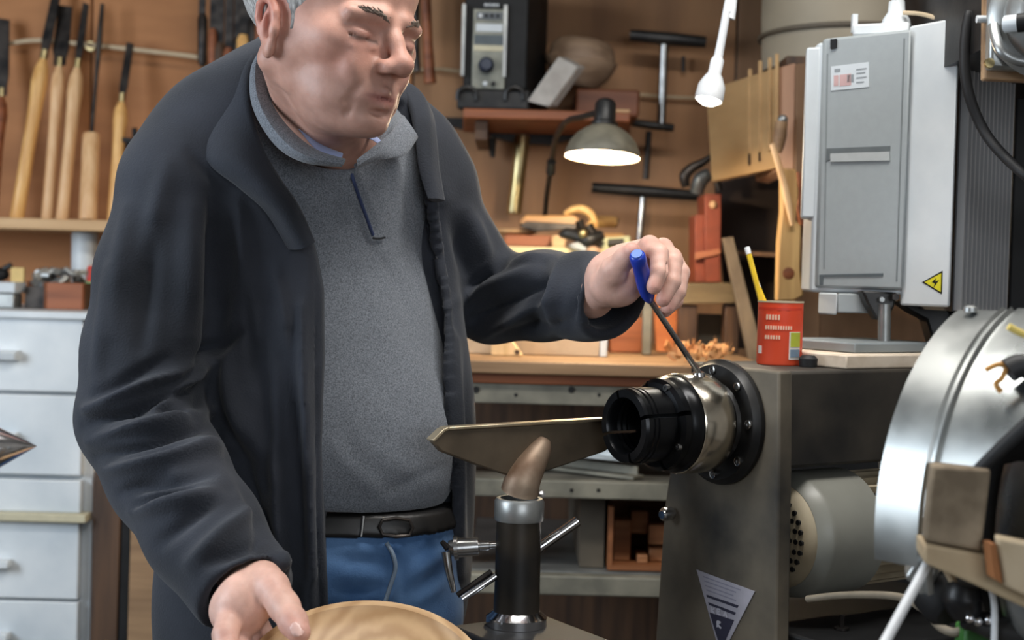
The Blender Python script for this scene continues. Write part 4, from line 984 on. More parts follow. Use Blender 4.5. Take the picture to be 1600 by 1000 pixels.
for i in range(31):
    s_=i/30
    rings.append([drum_pt(t,math.radians(20+(a1t(t)-20)*s_),RD-.004*(t/.15)) for t in ts]+[drum_pt(t,math.radians(20+(a1t(t)-20)*s_),RD-.002-.004*(t/.15)) for t in reversed(ts)])
part(MB().loft(rings),'inner_sheet',M['galv'],hd)
part(sheet([(-.048,RD-.001),(-.046,RD-.001),(-.046,RD-.05),(-.048,RD-.05)],24,150,40,.0005) if False else MB().lathe(drum_pt(-.030,math.radians(25),RD+.002),Vector((0,0,1)),[(0,.006),(.004,.006),(.006,.003)],12),'knob',M['alu'],hd)
part(sheet([(.006,RD-.07),(.16,RD-.075)],50,150),'shadow_liner',M['black'],hd)  # black sheet stands in for the shadow in the hood's opening
part(MB().bb((.60,1.36,0),(.64,1.40,1.20)),'stand',M['blackmetal'],hd)
part(MB().cyl((.62,1.38,1.19),drum_pt(.149,math.radians(30),RD-.006),.012,n=12),'stay',M['blackmetal'],hd)
# second, inner barrel with strap
in_=thing('steel_pipe_elbow','smaller shiny round duct inside the hood at the right edge','duct',drum_pt(.10,math.radians(110),.12))
part(sheet([(.03,RD-.060),(.05,RD-.045),(.10,RD-.034),(.22,RD-.028)],66,140),'barrel',M['galv'],in_)
part(sheet([(.085,RD-.035),(.086,RD-.030),(.108,RD-.028),(.109,RD-.032)],62,140,40,.001),'strap',flat('blue_black_strap',(44,52,60),.35),in_)
# black cable running diagonally
single(MB().tube([drum_pt(t,math.radians(a1t(t)+1.5),RD+.0075) for t in (.012,.045,.08,.115,.15,.2)],[.003,.005,.0062,.0062,.0062,.0062],12,6),'black_hose',M['rubber'],'black hose slanting across the steel hood','hose')
t=thing('cable_knot','black knot of cable with orange string at the right edge of the hood','cable',P(1595,585,1.15))
part(MB().tube([P(1575,580,1.15),P(1592,572,1.15),P(1620,575,1.15)],.010,12,4),'plug',M['rubber'],t)
part(MB().tube([P(1540,578,1.15),P(1558,570,1.15),P(1572,572,1.15),P(1566,590,1.15),P(1556,600,1.15),P(1564,612,1.15)],.0022,8,5),'string',flat('orange_string',(196,140,70),.7),t)
single(MB().tube([P(1576,510,1.17),P(1590,518,1.17),P(1620,530,1.17)],.003,8,3),'yellow_strip',flat('pale_yellow',(224,200,110),.6),'short pale yellow strip at the right edge above the hose','strip')
# block and beam
M['rough']=mottled('rough_dusty_block',srgb(106,92,74),srgb(150,134,112),.85,0,22,9,.5)
m=MB().prism([P(1457,727,1.12),P(1549,733,1.12),P(1533,862,1.12),P(1444,845,1.12)],(.012,.05,-.003))
single(m,'rough_block',M['rough'],'rough dusty square wooden block in front of the steel hood','block',bevel=.003)
bm=thing('timber_beam','pale rusty timber beam carrying the rough block at lower right','beam',P(1520,905,1.12))
part(MB().prism([P(1443,849,1.12),P(1534,866,1.12),P(1720,912,1.12),P(1720,985,1.12),P(1600,950,1.12),P(1520,913,1.12),P(1443,880,1.12)],(.01,.06,0)),'beam',mottled('beam_wood',srgb(160,138,108),srgb(196,178,146),.75,0,9,8,.3),bm,bevel=.003)
part(MB().prism([P(1556,838,1.10),P(1720,872,1.10),P(1720,990,1.10),P(1568,915,1.10)],(.004,.018,0)),'end_block',mottled('end_block_wood',srgb(166,146,116),srgb(196,178,150),.7,0,12,6,.2),bm,bevel=.003)
part(MB().bb((.452,1.11,0),(.492,1.16,P(1700,975,1.12).z)),'leg',M['benchwood'],bm)
part(MB().prism([P(1548,850,1.099),P(1556,850,1.099),P(1566,912,1.099),P(1554,905,1.099)],(.0,.018,0)),'rust_strip',flat('rust',(150,96,54),.8),bm)
# plug box and cables
t=thing('grey_plug_box','grey plastic plug box hanging under the timber beam','plug',P(1440,925,1.25))
part(MB().prism([P(1435,868,1.22),P(1472,886,1.22),P(1452,930,1.22),P(1412,904,1.22)],(.01,.04,0)),'body',M['alu'],t,bevel=.004)
part(MB().lathe(P(1462,925,1.24),Vector((.3,-.7,-.5)),[(0,.022),(.02,.020),(.026,.014)],20),'black_plug',M['black'],t)
single(MB().cyl(P(1452,876,1.16),P(1368,1030,1.10),.0042,n=14),'white_rod',M['wcable'],'straight white rod slanting down at the bottom right','rod')
single(MB().tube([P(1262,936,1.6),P(1320,930,1.55),P(1400,932,1.45),P(1440,950,1.35),P(1470,980,1.28),P(1495,988,1.26),P(1508,975,1.26),P(1500,950,1.26)],.0042,10,8),'grey_cable',flat('dull_grey_cable',(128,118,102),.6),'grey looped cable crossing below the motor','cable')
single(MB().tube([P(1476,885,1.2),P(1490,910,1.2),P(1498,935,1.2)],.0035,8,4),'short_cable',M['cable'],'short cream cable under the timber beam','cable')
single(MB().tube([P(1548,915,1.18),P(1554,950,1.18),P(1553,1020,1.18)],.0028,8,4),'white_wire',M['wcable'],'thin white wire hanging at the bottom right corner','wire')
t=thing('black_clamp','black metal clamp with shiny screws at the bottom right corner','clamp',P(1530,985,1.2))
part(MB().tube([P(1508,912,1.2),P(1504,935,1.2),P(1512,962,1.2)],[.013,.017,.012],14,5),'grip',M['blackmetal'],t)
part(MB().tube([P(1505,968,1.2),P(1530,972,1.2),P(1565,985,1.19),P(1615,1000,1.18)],[.008,.010,.012,.014],12,5),'jaw',M['blackmetal'],t)
for x,y in ((1515,966),(1528,971),(1545,969)): part(MB().ball(P(x,y,1.186),.004,8),'screw',M['chrome'],t)
single(MB().bb(P(1508,982,1.24),P(1545,1040,1.27)),'green_box',flat('green',(52,110,46),.5),'green box edge at the bottom right','box',bevel=.003)
# ------------------------------------------------------------------ spotlight
sl_=thing('white_spotlight','small white clip spotlight hanging from a white stalk switched on','spotlight',P(1105,158,2.05))
part(MB().tube([Vector((P(1175,-60,2.05).x,2.05,2.645)),P(1150,-60,2.05),P(1139,0,2.05),P(1126,70,2.05),P(1121,95,2.05)],[.0055,.0055,.0058,.0062,.007],12,5),'stalk',M['wcable'],sl_)
a=P(1122,90,2.05); b=P(1106,162,2.04); d=(b-a).normalized(); Ls=(b-a).length
part(MB().lathe(a,d,[(0,.007),(.004,.0095),(Ls*.35,.0095),(Ls*.42,.013),(Ls*.62,.0195),(Ls*.86,.0205),(Ls*.93,.0195),(Ls*.90,.0175)],28),'head',M['wcable'],sl_)
part(MB().lathe(a+d*(Ls*.90),d,[(0,.0178),(.004,.016),(.008,.010),(.0095,.001)],24),'bulb',emit('cool_white_bulb',(255,250,232),7),sl_)
l=bpy.data.lights.new('spotlight_bulb','SPOT'); l.energy=5; l.color=(1,.93,.80); l.spot_size=math.radians(100); l.spot_blend=.6; l.shadow_soft_size=.018
o=bpy.data.objects.new('spotlight_bulb',l); COL.objects.link(o); o.location=b+d*.006; o.rotation_euler=d.to_track_quat('-Z','Y').to_euler()
# ------------------------------------------------------------------ wall cabinet with slots, right of the spotlight
YK=2.55
wc=thing('plywood_cabinet','open plywood wall cabinet with slotted front beside the inverter','cabinet',(P(1180,280,2.6).x,2.75,P(1180,470,YK).z))
M['plyp']=mottled('pale_plywood',srgb(150,118,78),srgb(176,142,98),.7,0,3,6,.1,(1,1,4))
M['pinkwood']=mottled('pinkish_board',srgb(132,96,74),srgb(158,120,94),.7,0,3,6,.1,(6,6,1))
fp_=[P(1103,141,2.85),P(1215,105,YK),P(1216,262,YK),P(1112,284,2.85)]
part(MB().prism(fp_,(.01,.018,0)),'front_board',M['plyp'],wc,bevel=.002)
for i,x in enumerate((1172,1188,1203,1214)):
    y0=(108,95,90,84)[i]
    Yc=2.85-(x-1108)/107*.30-.012
    part(MB().prism([P(x-3,y0,Yc),P(x+3,y0,Yc),P(x+2,(240,238,236,232)[i],Yc),P(x-3,(240,238,236,232)[i],Yc)],(.002,.010,0)),'slat',M['plyp'],wc,bevel=.001)
for x in (1171,1187): 
    Yc=2.85-(x-1108)/107*.30-.013
    part(MB().prism([P(x-1.5,(226 if x<1180 else 218),Yc),P(x+1.5,(226 if x<1180 else 218),Yc),P(x+1,258 if x<1180 else 252,Yc),P(x-1.5,258 if x<1180 else 252,Yc)],(0,.004,0)),'slot',M['black'],wc)
part(MB().prism([P(1216,106,YK),P(1243,98,YK-.02),P(1240,270,YK-.02),P(1216,265,YK)],(.01,.3,0)),'side_board',M['pinkwood'],wc,bevel=.002)
part(MB().prism([P(1244,100,YK-.03),P(1282,97,YK-.03),P(1282,556,YK-.03),P(1240,556,YK-.03)],(0,.02,0)),'brown_side',mottled('brown_side_board',srgb(96,70,48),srgb(126,94,66),.7,0,3,6,.1,(6,6,1)),wc,bevel=.002)
# dark interior box
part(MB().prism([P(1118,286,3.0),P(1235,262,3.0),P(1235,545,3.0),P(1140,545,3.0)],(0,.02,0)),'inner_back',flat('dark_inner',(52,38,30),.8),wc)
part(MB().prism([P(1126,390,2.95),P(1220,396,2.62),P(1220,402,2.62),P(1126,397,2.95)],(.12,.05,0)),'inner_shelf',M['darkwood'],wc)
# post with live edge
m=MB().pxprism([(1222,262),(1244,264),(1248,300),(1243,345),(1252,352),(1250,420),(1256,462),(1240,470),(1215,470),(1217,380),(1222,330)],YK-.085,.03)
ps=single(m,'live_edge_post',wood('live_edge_wood',(170,130,78),(204,164,106),'z',20,.6),'pale split wooden post with a dark knot behind the orange tin','post',bevel=.003)
part(MB().lathe(P(1232,427,YK-.0845),(0,-1,0),[(-.002,.011),(.002,.010),(.003,.004)],14),'knot',M['redwood'],ps)
single(MB().pxprism([(1246,268),(1258,272),(1256,340),(1262,352),(1250,352),(1246,320)],YK-.052,.015),'bark_piece',M['redwood'],'red brown bark strip right of the split post','bark',bevel=.002)
single(MB().tube([P(1206,225,YK-.09),P(1218,262,YK-.094),P(1230,310,YK-.094),P(1238,352,YK-.094)],[.005,.006,.007,.004],10,5),'bent_stick',M['handle_w'],'pale bent stick leaning across the split post','stick')
t=thing('chisel_handle','old tool handle with a metal end on the plywood cabinet','tool',P(1219,245,YK-.04))
part(MB().tube([P(1221,190,YK-.045),P(1218,215,YK-.045),P(1214,238,YK-.045)],[.011,.012,.008],12,5),'handle',M['benchwood'],t); part(MB().ball(P(1223,187,YK-.045),.009,10),'end_cap',M['alu'],t)
single(MB().pxprism([(1222,480),(1262,478),(1262,552),(1222,552)],YK-.02,.02),'brown_block',M['darkwood'],'dark brown block behind the orange tin','block') if False else None
# clamp and brick red box
t=thing('bar_clamp','grey metal claw clamp above the red brown box','clamp',P(1100,300,2.9))
part(MB().tube([P(1072,292,2.9),P(1070,275,2.9),P(1082,262,2.9),P(1098,254,2.9),P(1112,243,2.9)],[.008,.012,.010,.008,.005],10,5),'claw',M['steel_dark'],t)
part(MB().tube([P(1088,300,2.9),P(1095,280,2.89),P(1108,272,2.89)],[.014,.016,.012],12,4),'body',mottled('clamp_steel',srgb(70,72,72),srgb(110,112,112),.45,.6,20,4,.1),t)
part(MB().tube([P(1124,298,2.9),P(1120,280,2.9),P(1128,262,2.9)],[.007,.008,.004],10,4),'jaw',M['steel_dark'],t)
M['terracotta']=flat('terracotta_plastic',(128,58,34),.55,vary=.2)
t=thing('terracotta_box','terracotta red box with a raised centre strip on the bench frame','box',P(1106,442,2.86))
part(MB().pxprism([(1086,336),(1101,335),(1101,441),(1086,441)],2.86,.10),'left_panel',M['terracotta'],t,bevel=.002)
part(MB().pxprism([(1101.5,303),(1127,303),(1126,441),(1101.5,441)],2.85,.12),'right_panel',M['terracotta'],t,bevel=.002)
part(MB().pxprism([(1086,395),(1126,388),(1126,397),(1086,406)],2.845,.012),'band',flat('band_tan',(160,96,64),.6),t,bevel=.001)
part(MB().ball(P(1114,320,2.85),.008,10),'knob',M['shelf'],t)
t=thing('trestle','small weathered wooden trestle behind the leaning board','frame',P(1105,565,2.8))
part(MB().pxprism([(1062,444),(1152,442),(1152,474),(1062,475)],2.82,.10),'top_rail',mottled('frame_wood',srgb(92,76,52),srgb(120,102,72),.7,0,6,6,.1,(1,5,5)),t,bevel=.002)
for a,b in ((1062,1090),(1134,1156)): part(MB().bb(P(a,476,2.83),(P(b,476,2.83).x,2.88,zb)),'post',M['darkwood'],t,bevel=.002)
part(MB().pxprism([(1091,476),(1133,476),(1133,566),(1091,566)],2.90,.01),'dark_panel',M['greywood'],t) if False else part(MB().bb(P(1091,490,2.90),(P(1133,490,2.9).x,2.91,zb)),'back_panel',mottled('panel_grey',srgb(60,56,48),srgb(84,78,66),.7,0,6,4,.1),t)
m=MB().prism([P(1129,372,2.80),P(1146,370,2.80),P(1197,566,2.70),P(1172,568,2.70)],(.0,.02,0))
single(m,'leaning_board',wood('leaning_wood',(84,70,54),(112,96,76),'z',12,.7),'narrow weathered board leaning left of the orange tin','board',bevel=.002)
# ------------------------------------------------------------------ the man
man=thing('person','grey haired man in a dark fleece jacket holding a screwdriver and a bowl','person',(-.12,1.80,0))
def fabric(name,c1,c2,rough=.9,fine=700,sheen=.25,bump=.35,scale=9):
    return mottled(name,srgb(*c1),srgb(*c2),rough,0,scale,6,bump,spec=.2,fine=fine,dist=.0012,sheen=sheen,lo=.3,hi=.7)
M['fleece']=fabric('charcoal_fleece',(38,41,47),(53,56,64),bump=.5,fine=420,sheen=.1)
M['fleece_in']=fabric('fleece_lining',(30,31,34),(42,43,46))
# heathered grey knit
def knit():
    m,nt,b=new_mat('heather_grey_knit')
    tc=nt.nodes.new('ShaderNodeTexCoord'); mp=nt.nodes.new('ShaderNodeMapping'); mp.inputs['Scale'].default_value=(1,1,1.0)
    n=nt.nodes.new('ShaderNodeTexNoise'); n.inputs['Scale'].default_value=620; n.inputs['Detail'].default_value=3
    nt.links.new(tc.outputs['Object'],mp.inputs[0]); nt.links.new(mp.outputs[0],n.inputs['Vector'])
    r=ramp(nt,[(.32,srgb(84,88,94)),(.66,srgb(126,131,139))]); nt.links.new(n.outputs['Fac'],r.inputs[0]); nt.links.new(r.outputs[0],b.inputs['Base Color'])
    b.inputs['Roughness'].default_value=.9; b.inputs['Specular IOR Level'].default_value=.2; b.inputs['Sheen Weight'].default_value=.2
    bp=nt.nodes.new('ShaderNodeBump'); bp.inputs['Strength'].default_value=.4; bp.inputs['Distance'].default_value=.001
    nt.links.new(n.outputs['Fac'],bp.inputs['Height']); nt.links.new(bp.outputs[0],b.inputs['Normal']); return m
M['knit']=knit()
M['denim']=fabric('blue_denim',(52,84,126),(92,126,168),.85,fine=500,sheen=.1,bump=.3,scale=14)
M['belt']=mottled('black_leather_belt',srgb(16,15,15),srgb(28,26,25),.45,0,30,3,.1)
def skinmat():
    m,nt,b=new_mat('skin')
    at=nt.nodes.new('ShaderNodeAttribute'); at.attribute_name='tint'
    tc=nt.nodes.new('ShaderNodeTexCoord'); n=nt.nodes.new('ShaderNodeTexNoise'); n.inputs['Scale'].default_value=55; n.inputs['Detail'].default_value=5
    nt.links.new(tc.outputs['Object'],n.inputs['Vector'])
    r=ramp(nt,[(.3,(.86,.80,.78,1)),(.7,(1.08,1.05,1.04,1))]); nt.links.new(n.outputs['Fac'],r.inputs[0])
    mx=nt.nodes.new('ShaderNodeMix'); mx.data_type='RGBA'; mx.blend_type='MULTIPLY'; mx.inputs[0].default_value=1
    nt.links.new(at.outputs['Color'],mx.inputs[6]); nt.links.new(r.outputs[0],mx.inputs[7]); nt.links.new(mx.outputs[2],b.inputs['Base Color'])
    b.inputs['Roughness'].default_value=.5; b.inputs['Specular IOR Level'].default_value=.4
    b.inputs['Subsurface Weight'].default_value=.12; b.inputs['Subsurface Radius'].default_value=(1,.35,.2); b.inputs['Subsurface Scale'].default_value=.006
    bp=nt.nodes.new('ShaderNodeBump'); bp.inputs['Strength'].default_value=.25; bp.inputs['Distance'].default_value=.0008
    n2=nt.nodes.new('ShaderNodeTexNoise'); n2.inputs['Scale'].default_value=600; nt.links.new(tc.outputs['Object'],n2.inputs['Vector'])
    nt.links.new(n2.outputs['Fac'],bp.inputs['Height']); nt.links.new(bp.outputs[0],b.inputs['Normal'])
    return m
M['skin']=skinmat()
SK=np.array([.52,.30,.235])
# ---------------------------------------------------------------- head, local millimetres: x = his right, y = forward, z = up
HS=1.035
HYAW=math.radians(52); HPIT=math.radians(9); HROL=math.radians(-3)
HC=np.array(P(516,30,1.60))
Rh=(Matrix.Rotation(0,3,'Z'))
fw=Vector((math.sin(HYAW)*math.cos(HPIT),-math.cos(HYAW)*math.cos(HPIT),-math.sin(HPIT)))
rt=Vector((-math.cos(HYAW),-math.sin(HYAW),0))
up_=rt.cross(fw)
q_=Quaternion(fw,HROL); rt=q_@rt; up_=q_@up_
Rh=np.array([rt,fw,up_]).T*(.00104*HS)
def Hd(v): return (np.asarray(v,dtype=float)@Rh.T)+HC
Rhi=np.linalg.inv(Rh)
def iH(p_): return tuple(Rhi@(np.array(p_)-HC))
F_=Field((-124,-190,-245),(124,145,150),2.0)
E=F_.ell; C=F_.cap
E((0,-14,40),(77,98,82),k=8)
E((0,28,38),(68,62,56),k=18)
E((0,34,-22),(64,58,62),k=20)
for s in (1,-1):
    E((s*44,54,-24),(23,24,21),k=16)            # cheekbone
    E((s*46,8,-56),(14,24,26),k=18)             # jaw angle
    E((s*31,50,-76),(20,26,22),k=16)            # jowl
    E((s*57,2,-16),(16,32,40),k=18)
    C((s*14,89,6),(s*47,77,3),9,7.5,k=9)      # brow
E((0,42,-72),(50,46,38),k=18)
E((0,70,-74),(33,26,26),k=14)                    # muzzle
E((0,80,-98),(19,14,13),k=12)                    # chin
E((0,55,-100),(34,34,16),k=14)
for s in (1,-1):
    E((s*33,97,-15),(18,11,10.5),k=11,mode='sub')  # orbit
    E((s*32,74,-16),(16,14.5,12.5),k=4)             # eyeball with lid
    C((s*18,89.5,-21),(s*47,79,-19),1.6,1.3,k=2.0,mode='sub')   # lash line
    C((s*19,91,-11),(s*48,80,-8),1.5,1.3,k=4,mode='sub')        # lid fold
    C((s*22,86,-28),(s*42,80,-29),2.2,2.0,k=8)               # bag under the eye
    C((s*20,90,-33),(s*44,80,-34),1.3,1.1,k=6,mode='sub')
C((0,86,2),(0,97,-16),7.5,8,k=9); C((0,97,-16),(0,112,-37),8,9.5,k=7)
E((0,113,-38),(10.5,10,9.5),k=7)
for s in (1,-1):
    E((s*12,100,-43),(7,13,7.5),k=8)
    E((s*8,104,-53),(4.2,6,4.5),k=3,mode='sub')
    C((s*22,99,-45),(s*31,91,-62),3.0,2.8,k=6,mode='sub'); C((s*31,91,-62),(s*36,80,-84),2.8,1.8,k=6,mode='sub')   # nasolabial
    C((s*31,84,-84),(s*30,78,-94),1.6,1.2,k=6,mode='sub')
    E((s*31,80,-47),(13,9,14),k=14)
C((0,97,-56),(0,95,-64),2.2,1.6,k=4,mode='sub')   # philtrum
C((-23,84,-70),(0,95,-67),2.6,4.6,k=4); C((23,84,-70),(0,95,-67),2.6,4.6,k=4)
C((-20,84,-78),(0,92,-81),2.6,5.6,k=4); C((20,84,-78),(0,92,-81),2.6,5.6,k=4)
C((-27,83,-76),(0,97.4,-73.5),1.6,1.3,k=1.5,mode='sub'); C((27,83,-76),(0,96.8,-73.5),1.6,1.5,k=1.5,mode='sub')
E((0,93,-89),(14,5,3.5),k=6,mode='sub')
for zf_ in (52,64): C((-30,84,zf_),(30,84,zf_+1),1.2,1.2,k=6,mode='sub') if False else None
hair_base=F_.d.copy()
# neck
NB=iH(P(520,236,1.79)); NF=iH(P(540,232,1.725))
C((0,-24,-45),NB,48,50,k=22)
C((2,14,-80),NF,30,36,k=26)
for s in (1,-1): C((s*56,-20,-55),(NF[0]+s*12,NF[1]+3,NF[2]+10),9,9,k=20)
# ears
for s in (1,-1):
    a=np.array([s*.93,-.30,0.]); 
    EC=np.array([s*74,0,-22.])
    ry=np.array([s*.36,.93,0.]); ry=ry/np.linalg.norm(ry)        # along ear width (towards front)
    oz=np.array([0,-.16,.987]); oz/=np.linalg.norm(oz); ox=np.cross(ry,oz); ox*=np.sign(ox[0]*s)
    Rm=np.stack([ox,ry,oz],1)
    E(EC+ox*3,(6,17,24),Rm,k=4)
    def ep(y,z,x=6): return EC+ox*x+ry*y+oz*z*.86
    rim=[ep(12,-2,4),ep(13,14,5),ep(7,27,7),ep(-6,31,9),ep(-16,23,10),ep(-19,8,10),ep(-16,-8,8),ep(-9,-20,6)]
    F_.chain(rim,[2.5,3.4,3.9,4.0,3.9,3.6,3.4,3.4],k=2.5)
    E(ep(-1,-28,4),(5.5,9,9.5),Rm,k=5)
    E(ep(-1,2,9),(8,10,14),Rm,k=3,mode='sub'); E(ep(2,-6,5),(8,7,8),Rm,k=2,mode='sub')
    F_.chain([ep(-10,-14,6),ep(-11,0,7),ep(-7,12,6.5)],[2.6,2.8,2.2],k=2.5)
    E(ep(12,-6,4),(5,5,7),Rm,k=4)
hv,hf=F_.mesh()
hv=relax(hv,hf,1,.35)
# drop the flat cut at the bottom (hidden in the collar)
x,y,z=hv.T
col=np.tile(SK,(len(hv),1))
def g(cx,cy,cz,r): return np.exp(-(((x-cx)**2+(y-cy)**2+(z-cz)**2)/r**2))[:,None]
col=col*(1-.30*0)+0
def blend(c,w_):
    global col
    col=col*(1-w_)+np.array(c)*w_
for s in (1,-1):
    blend([.50,.155,.11],.55*np.clip(g(s*79,-12,-2,30)*1.3,0,1))
    blend([.50,.20,.15],.35*g(s*42,72,-38,26))
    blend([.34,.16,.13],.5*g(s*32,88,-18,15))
blend([.46,.20,.15],.35*g(0,112,-38,20))
lip=np.exp(-((z+74.5)/6.5)**2)*np.exp(-(x/22)**4)*(y>78); blend([.42,.16,.14],(.75*lip)[:,None])
ls=np.exp(-((z+73)/1.7)**2)*np.exp(-(x/22)**4)*(y>76); blend([.16,.05,.05],(.7*ls)[:,None])
beard=np.clip((-z-48)/20,0,1)*np.clip((y-15)/30,0,1)*np.clip((125+z)/15,0,1)*(1-lip); blend([.36,.25,.22],(.28*beard)[:,None])
for s in (1,-1):
    yy=(np.abs(x-s*31)<16)
    lash=np.exp(-((z+20.5)/1.9)**2)*yy*(y>72); blend([.10,.07,.06],(.75*lash)[:,None])
body_v=[Hd(hv)]; body_f=[hf]; body_c=[col]; NV=len(hv)
# hair: thin cropped grey layer over the skull
X,Y,Z=F_.full()
F_.d=hair_base
nz=(np.sin(X*.9+Z*.35)*np.sin(Y*.8-Z*.5)+np.sin(X*1.7)*np.cos(Y*1.3+Z*.9))*.35
yb=np.where(Z<-4, 26+0*Z, np.where(Z<24, 26+(Z+4)*.72, 46+(Z-24)*.36)).astype(np.float32)
front=(Y-yb)/1.3+nz*3
low=np.where(Y>4,(-26-Z),(-26-Z)+0*Y)
neckcut=(-48-Z)+np.clip((-Y-10)*.25,0,12)*-1
low=np.where(Y>-2,-24-Z,-52-Z+np.clip((Y+40)*.6,0,26))
earx=np.sqrt(((Y-2)/17)**2+((Z+20)/27)**2)
earcut=np.where(np.abs(X)>54,(1.12-earx)*18,-50)
thick=np.clip(.15-np.maximum(front,low)*.22,.1,3.4)
F_.d=np.maximum.reduce([hair_base-thick+nz*.5,front+0*X,low+0*X,earcut+0*Z]).astype(np.float32)
v2,f2=F_.mesh()
def hairmat():
    m=mottled('cropped_grey_hair',srgb(120,118,116),srgb(188,186,184),.8,0,260,4,.8,(1,1,.35),spec=.25,dist=.0015); return m
M['hair']=hairmat()
np_obj(Hd(v2),f2,'hair',M['hair'],man,'short cropped grey hair')
# eyebrows
for s in (1,-1):
    F2=Field((min(s*6,s*58),60,-10),(max(s*6,s*58),112,24),.75)
    rs=np.random.RandomState(3+s)
    pts=[(12,98,4),(22,97,8),(33,92,9.5),(44,84,6.5),(51,77,2)]
    for i in range(120):
        t=rs.rand()*3.9; j=int(t); u_=t-j
        p_=np.array(pts[j])*(1-u_)+np.array(pts[j+1])*u_ + np.array([rs.uniform(-1,1),rs.uniform(-1.2,.6),rs.uniform(-2.6,2.4)])
        d_=np.array([1,-.35,.35+rs.uniform(-.3,.3)]); p2_=p_+d_*rs.uniform(3,6)
        F2.cap((s*p_[0],p_[1]-.9,p_[2]-1.5),(s*p2_[0],p2_[1]-.9,p2_[2]-1.5),.75,.4,k=.4)
    ev,ef=F2.mesh()
    if len(ev): np_obj(Hd(ev),ef,'eyebrow',flat('eyebrow_hair',(104,90,80),.8),man)
# ---------------------------------------------------------------- torso frame
TY=math.radians(22)
RT=np.array([[math.cos(TY),math.sin(TY),0],[-math.sin(TY)*-1*-1,math.cos(TY),0],[0,0,1]])
# columns: across (to viewer right and back), depth, up
ac=np.array([math.cos(TY),math.sin(TY),0]); dc=np.array([-math.sin(TY),math.cos(TY),0]); RT=np.stack([ac,dc,np.array([0,0,1])],1)
def torso(F,o,k=.05,low=True):
    F.ell(P(478,400,1.815),(.183+o,.122+o,.27+o),RT,k=k)
    F.ell(P(480,290,1.81),(.165+o,.105+o,.125+o),RT,k=k)
    F.ell(P(520,660,1.80),(.168+o,.142+o,.23+o),RT,k=k)
    if low: F.ell(P(515,880,1.82),(.172+o,.128+o,.24+o),RT,k=k)
# ---------------------------------------------------------------- hands (part of the skin mesh)
def hand(build,lo,hi,h=.0016):
    global NV
    F=Field(lo,hi,h); build(F); v,f=F.mesh(); v=relax(v,f,1,.3)
    return v,f
def addskin(v,f,c):
    global NV
    body_v.append(v); body_f.append(f+NV); body_c.append(c); NV+=len(v)
def mk(pts): return [np.array(P(x,y,Y)) for x,y,Y in pts]
# raised hand: fist around the screwdriver
def raised(F):
    Q=mk
    F.chain(Q([(895,463,1.77),(925,463,1.715),(945,447,1.68)]),[.024,.0245,.025],k=.01)       # wrist
    F.ell(P(965,436,1.665),(.030,.034,.031),k=.012)
    F.ell(P(985,412,1.67),(.032,.032,.022),k=.014)
    F.cap(P(945,425,1.675),P(1005,392,1.665),.020,.014,k=.012)
    F.ell(P(962,455,1.655),(.026,.022,.017),k=.010)                                               # heel of the palm
    F.chain(Q([(945,448,1.65),(960,422,1.628),(978,402,1.612),(987,392,1.600)]),[.0175,.0150,.0120,.0098],k=.006)  # thumb
    F.chain(Q([(1000,398,1.665),(1015,384,1.640),(1030,397,1.615),(1030,425,1.600),(1022,448,1.596)]),[.0125,.0118,.0108,.0100,.0088],k=.003) # index
    F.chain(Q([(1010,400,1.68),(1036,388,1.66),(1052,408,1.632),(1050,440,1.618),(1036,468,1.612)]),[.0125,.0118,.0108,.0100,.0086],k=.003) # middle
    F.chain(Q([(1015,410,1.70),(1050,402,1.68),(1064,426,1.655),(1059,456,1.640),(1044,480,1.632)]),[.012,.0112,.0102,.0094,.0082],k=.003) # ring
    F.chain(Q([(1015,425,1.71),(1050,425,1.70),(1062,446,1.678),(1056,470,1.665),(1040,486,1.655)]),[.011,.0098,.009,.0084,.0074],k=.003) # little
    F.cap(P(985,430,1.68),P(1040,430,1.69),.026,.018,k=.012)
    for a,b in (((1003,372,1.63),(1000,396,1.628)),):
        pass
    F.chain(Q([(1031,384,1.625),(1042,420,1.596),(1037,452,1.590)]),[.0012,.0012,.001],k=.003,mode='sub')
lo=np.array(P(860,330,1.80)); hi=np.array(P(1110,530,1.55))
vlo=(P(850,540,1.72).x-.01,1.56,P(900,520,1.66).z); vhi=(P(1090,400,1.7).x,1.80,P(950,345,1.66).z+.012)
v,f=hand(raised,vlo,vhi)
def handcol(v,tips,kn=()):
    c=np.tile(SK*np.array([1.25,1.38,1.45]),(len(v),1))
    for p_ in tips:
        w_=np.exp(-((v-np.array(p_))**2).sum(1)/.011**2)[:,None]*.45; c=c*(1-w_)+np.array([.56,.22,.18])*w_
    for p_ in kn:
        w_=np.exp(-((v-np.array(p_))**2).sum(1)/.009**2)[:,None]*.35; c=c*(1-w_)+np.array([.54,.24,.20])*w_
    return c
addskin(v,f,handcol(v,mk([(987,390,1.595),(1022,448,1.59),(1036,470,1.605),(1044,482,1.625),(1040,486,1.65)]),mk([(1015,380,1.63),(1038,385,1.65),(1055,405,1.67)])))
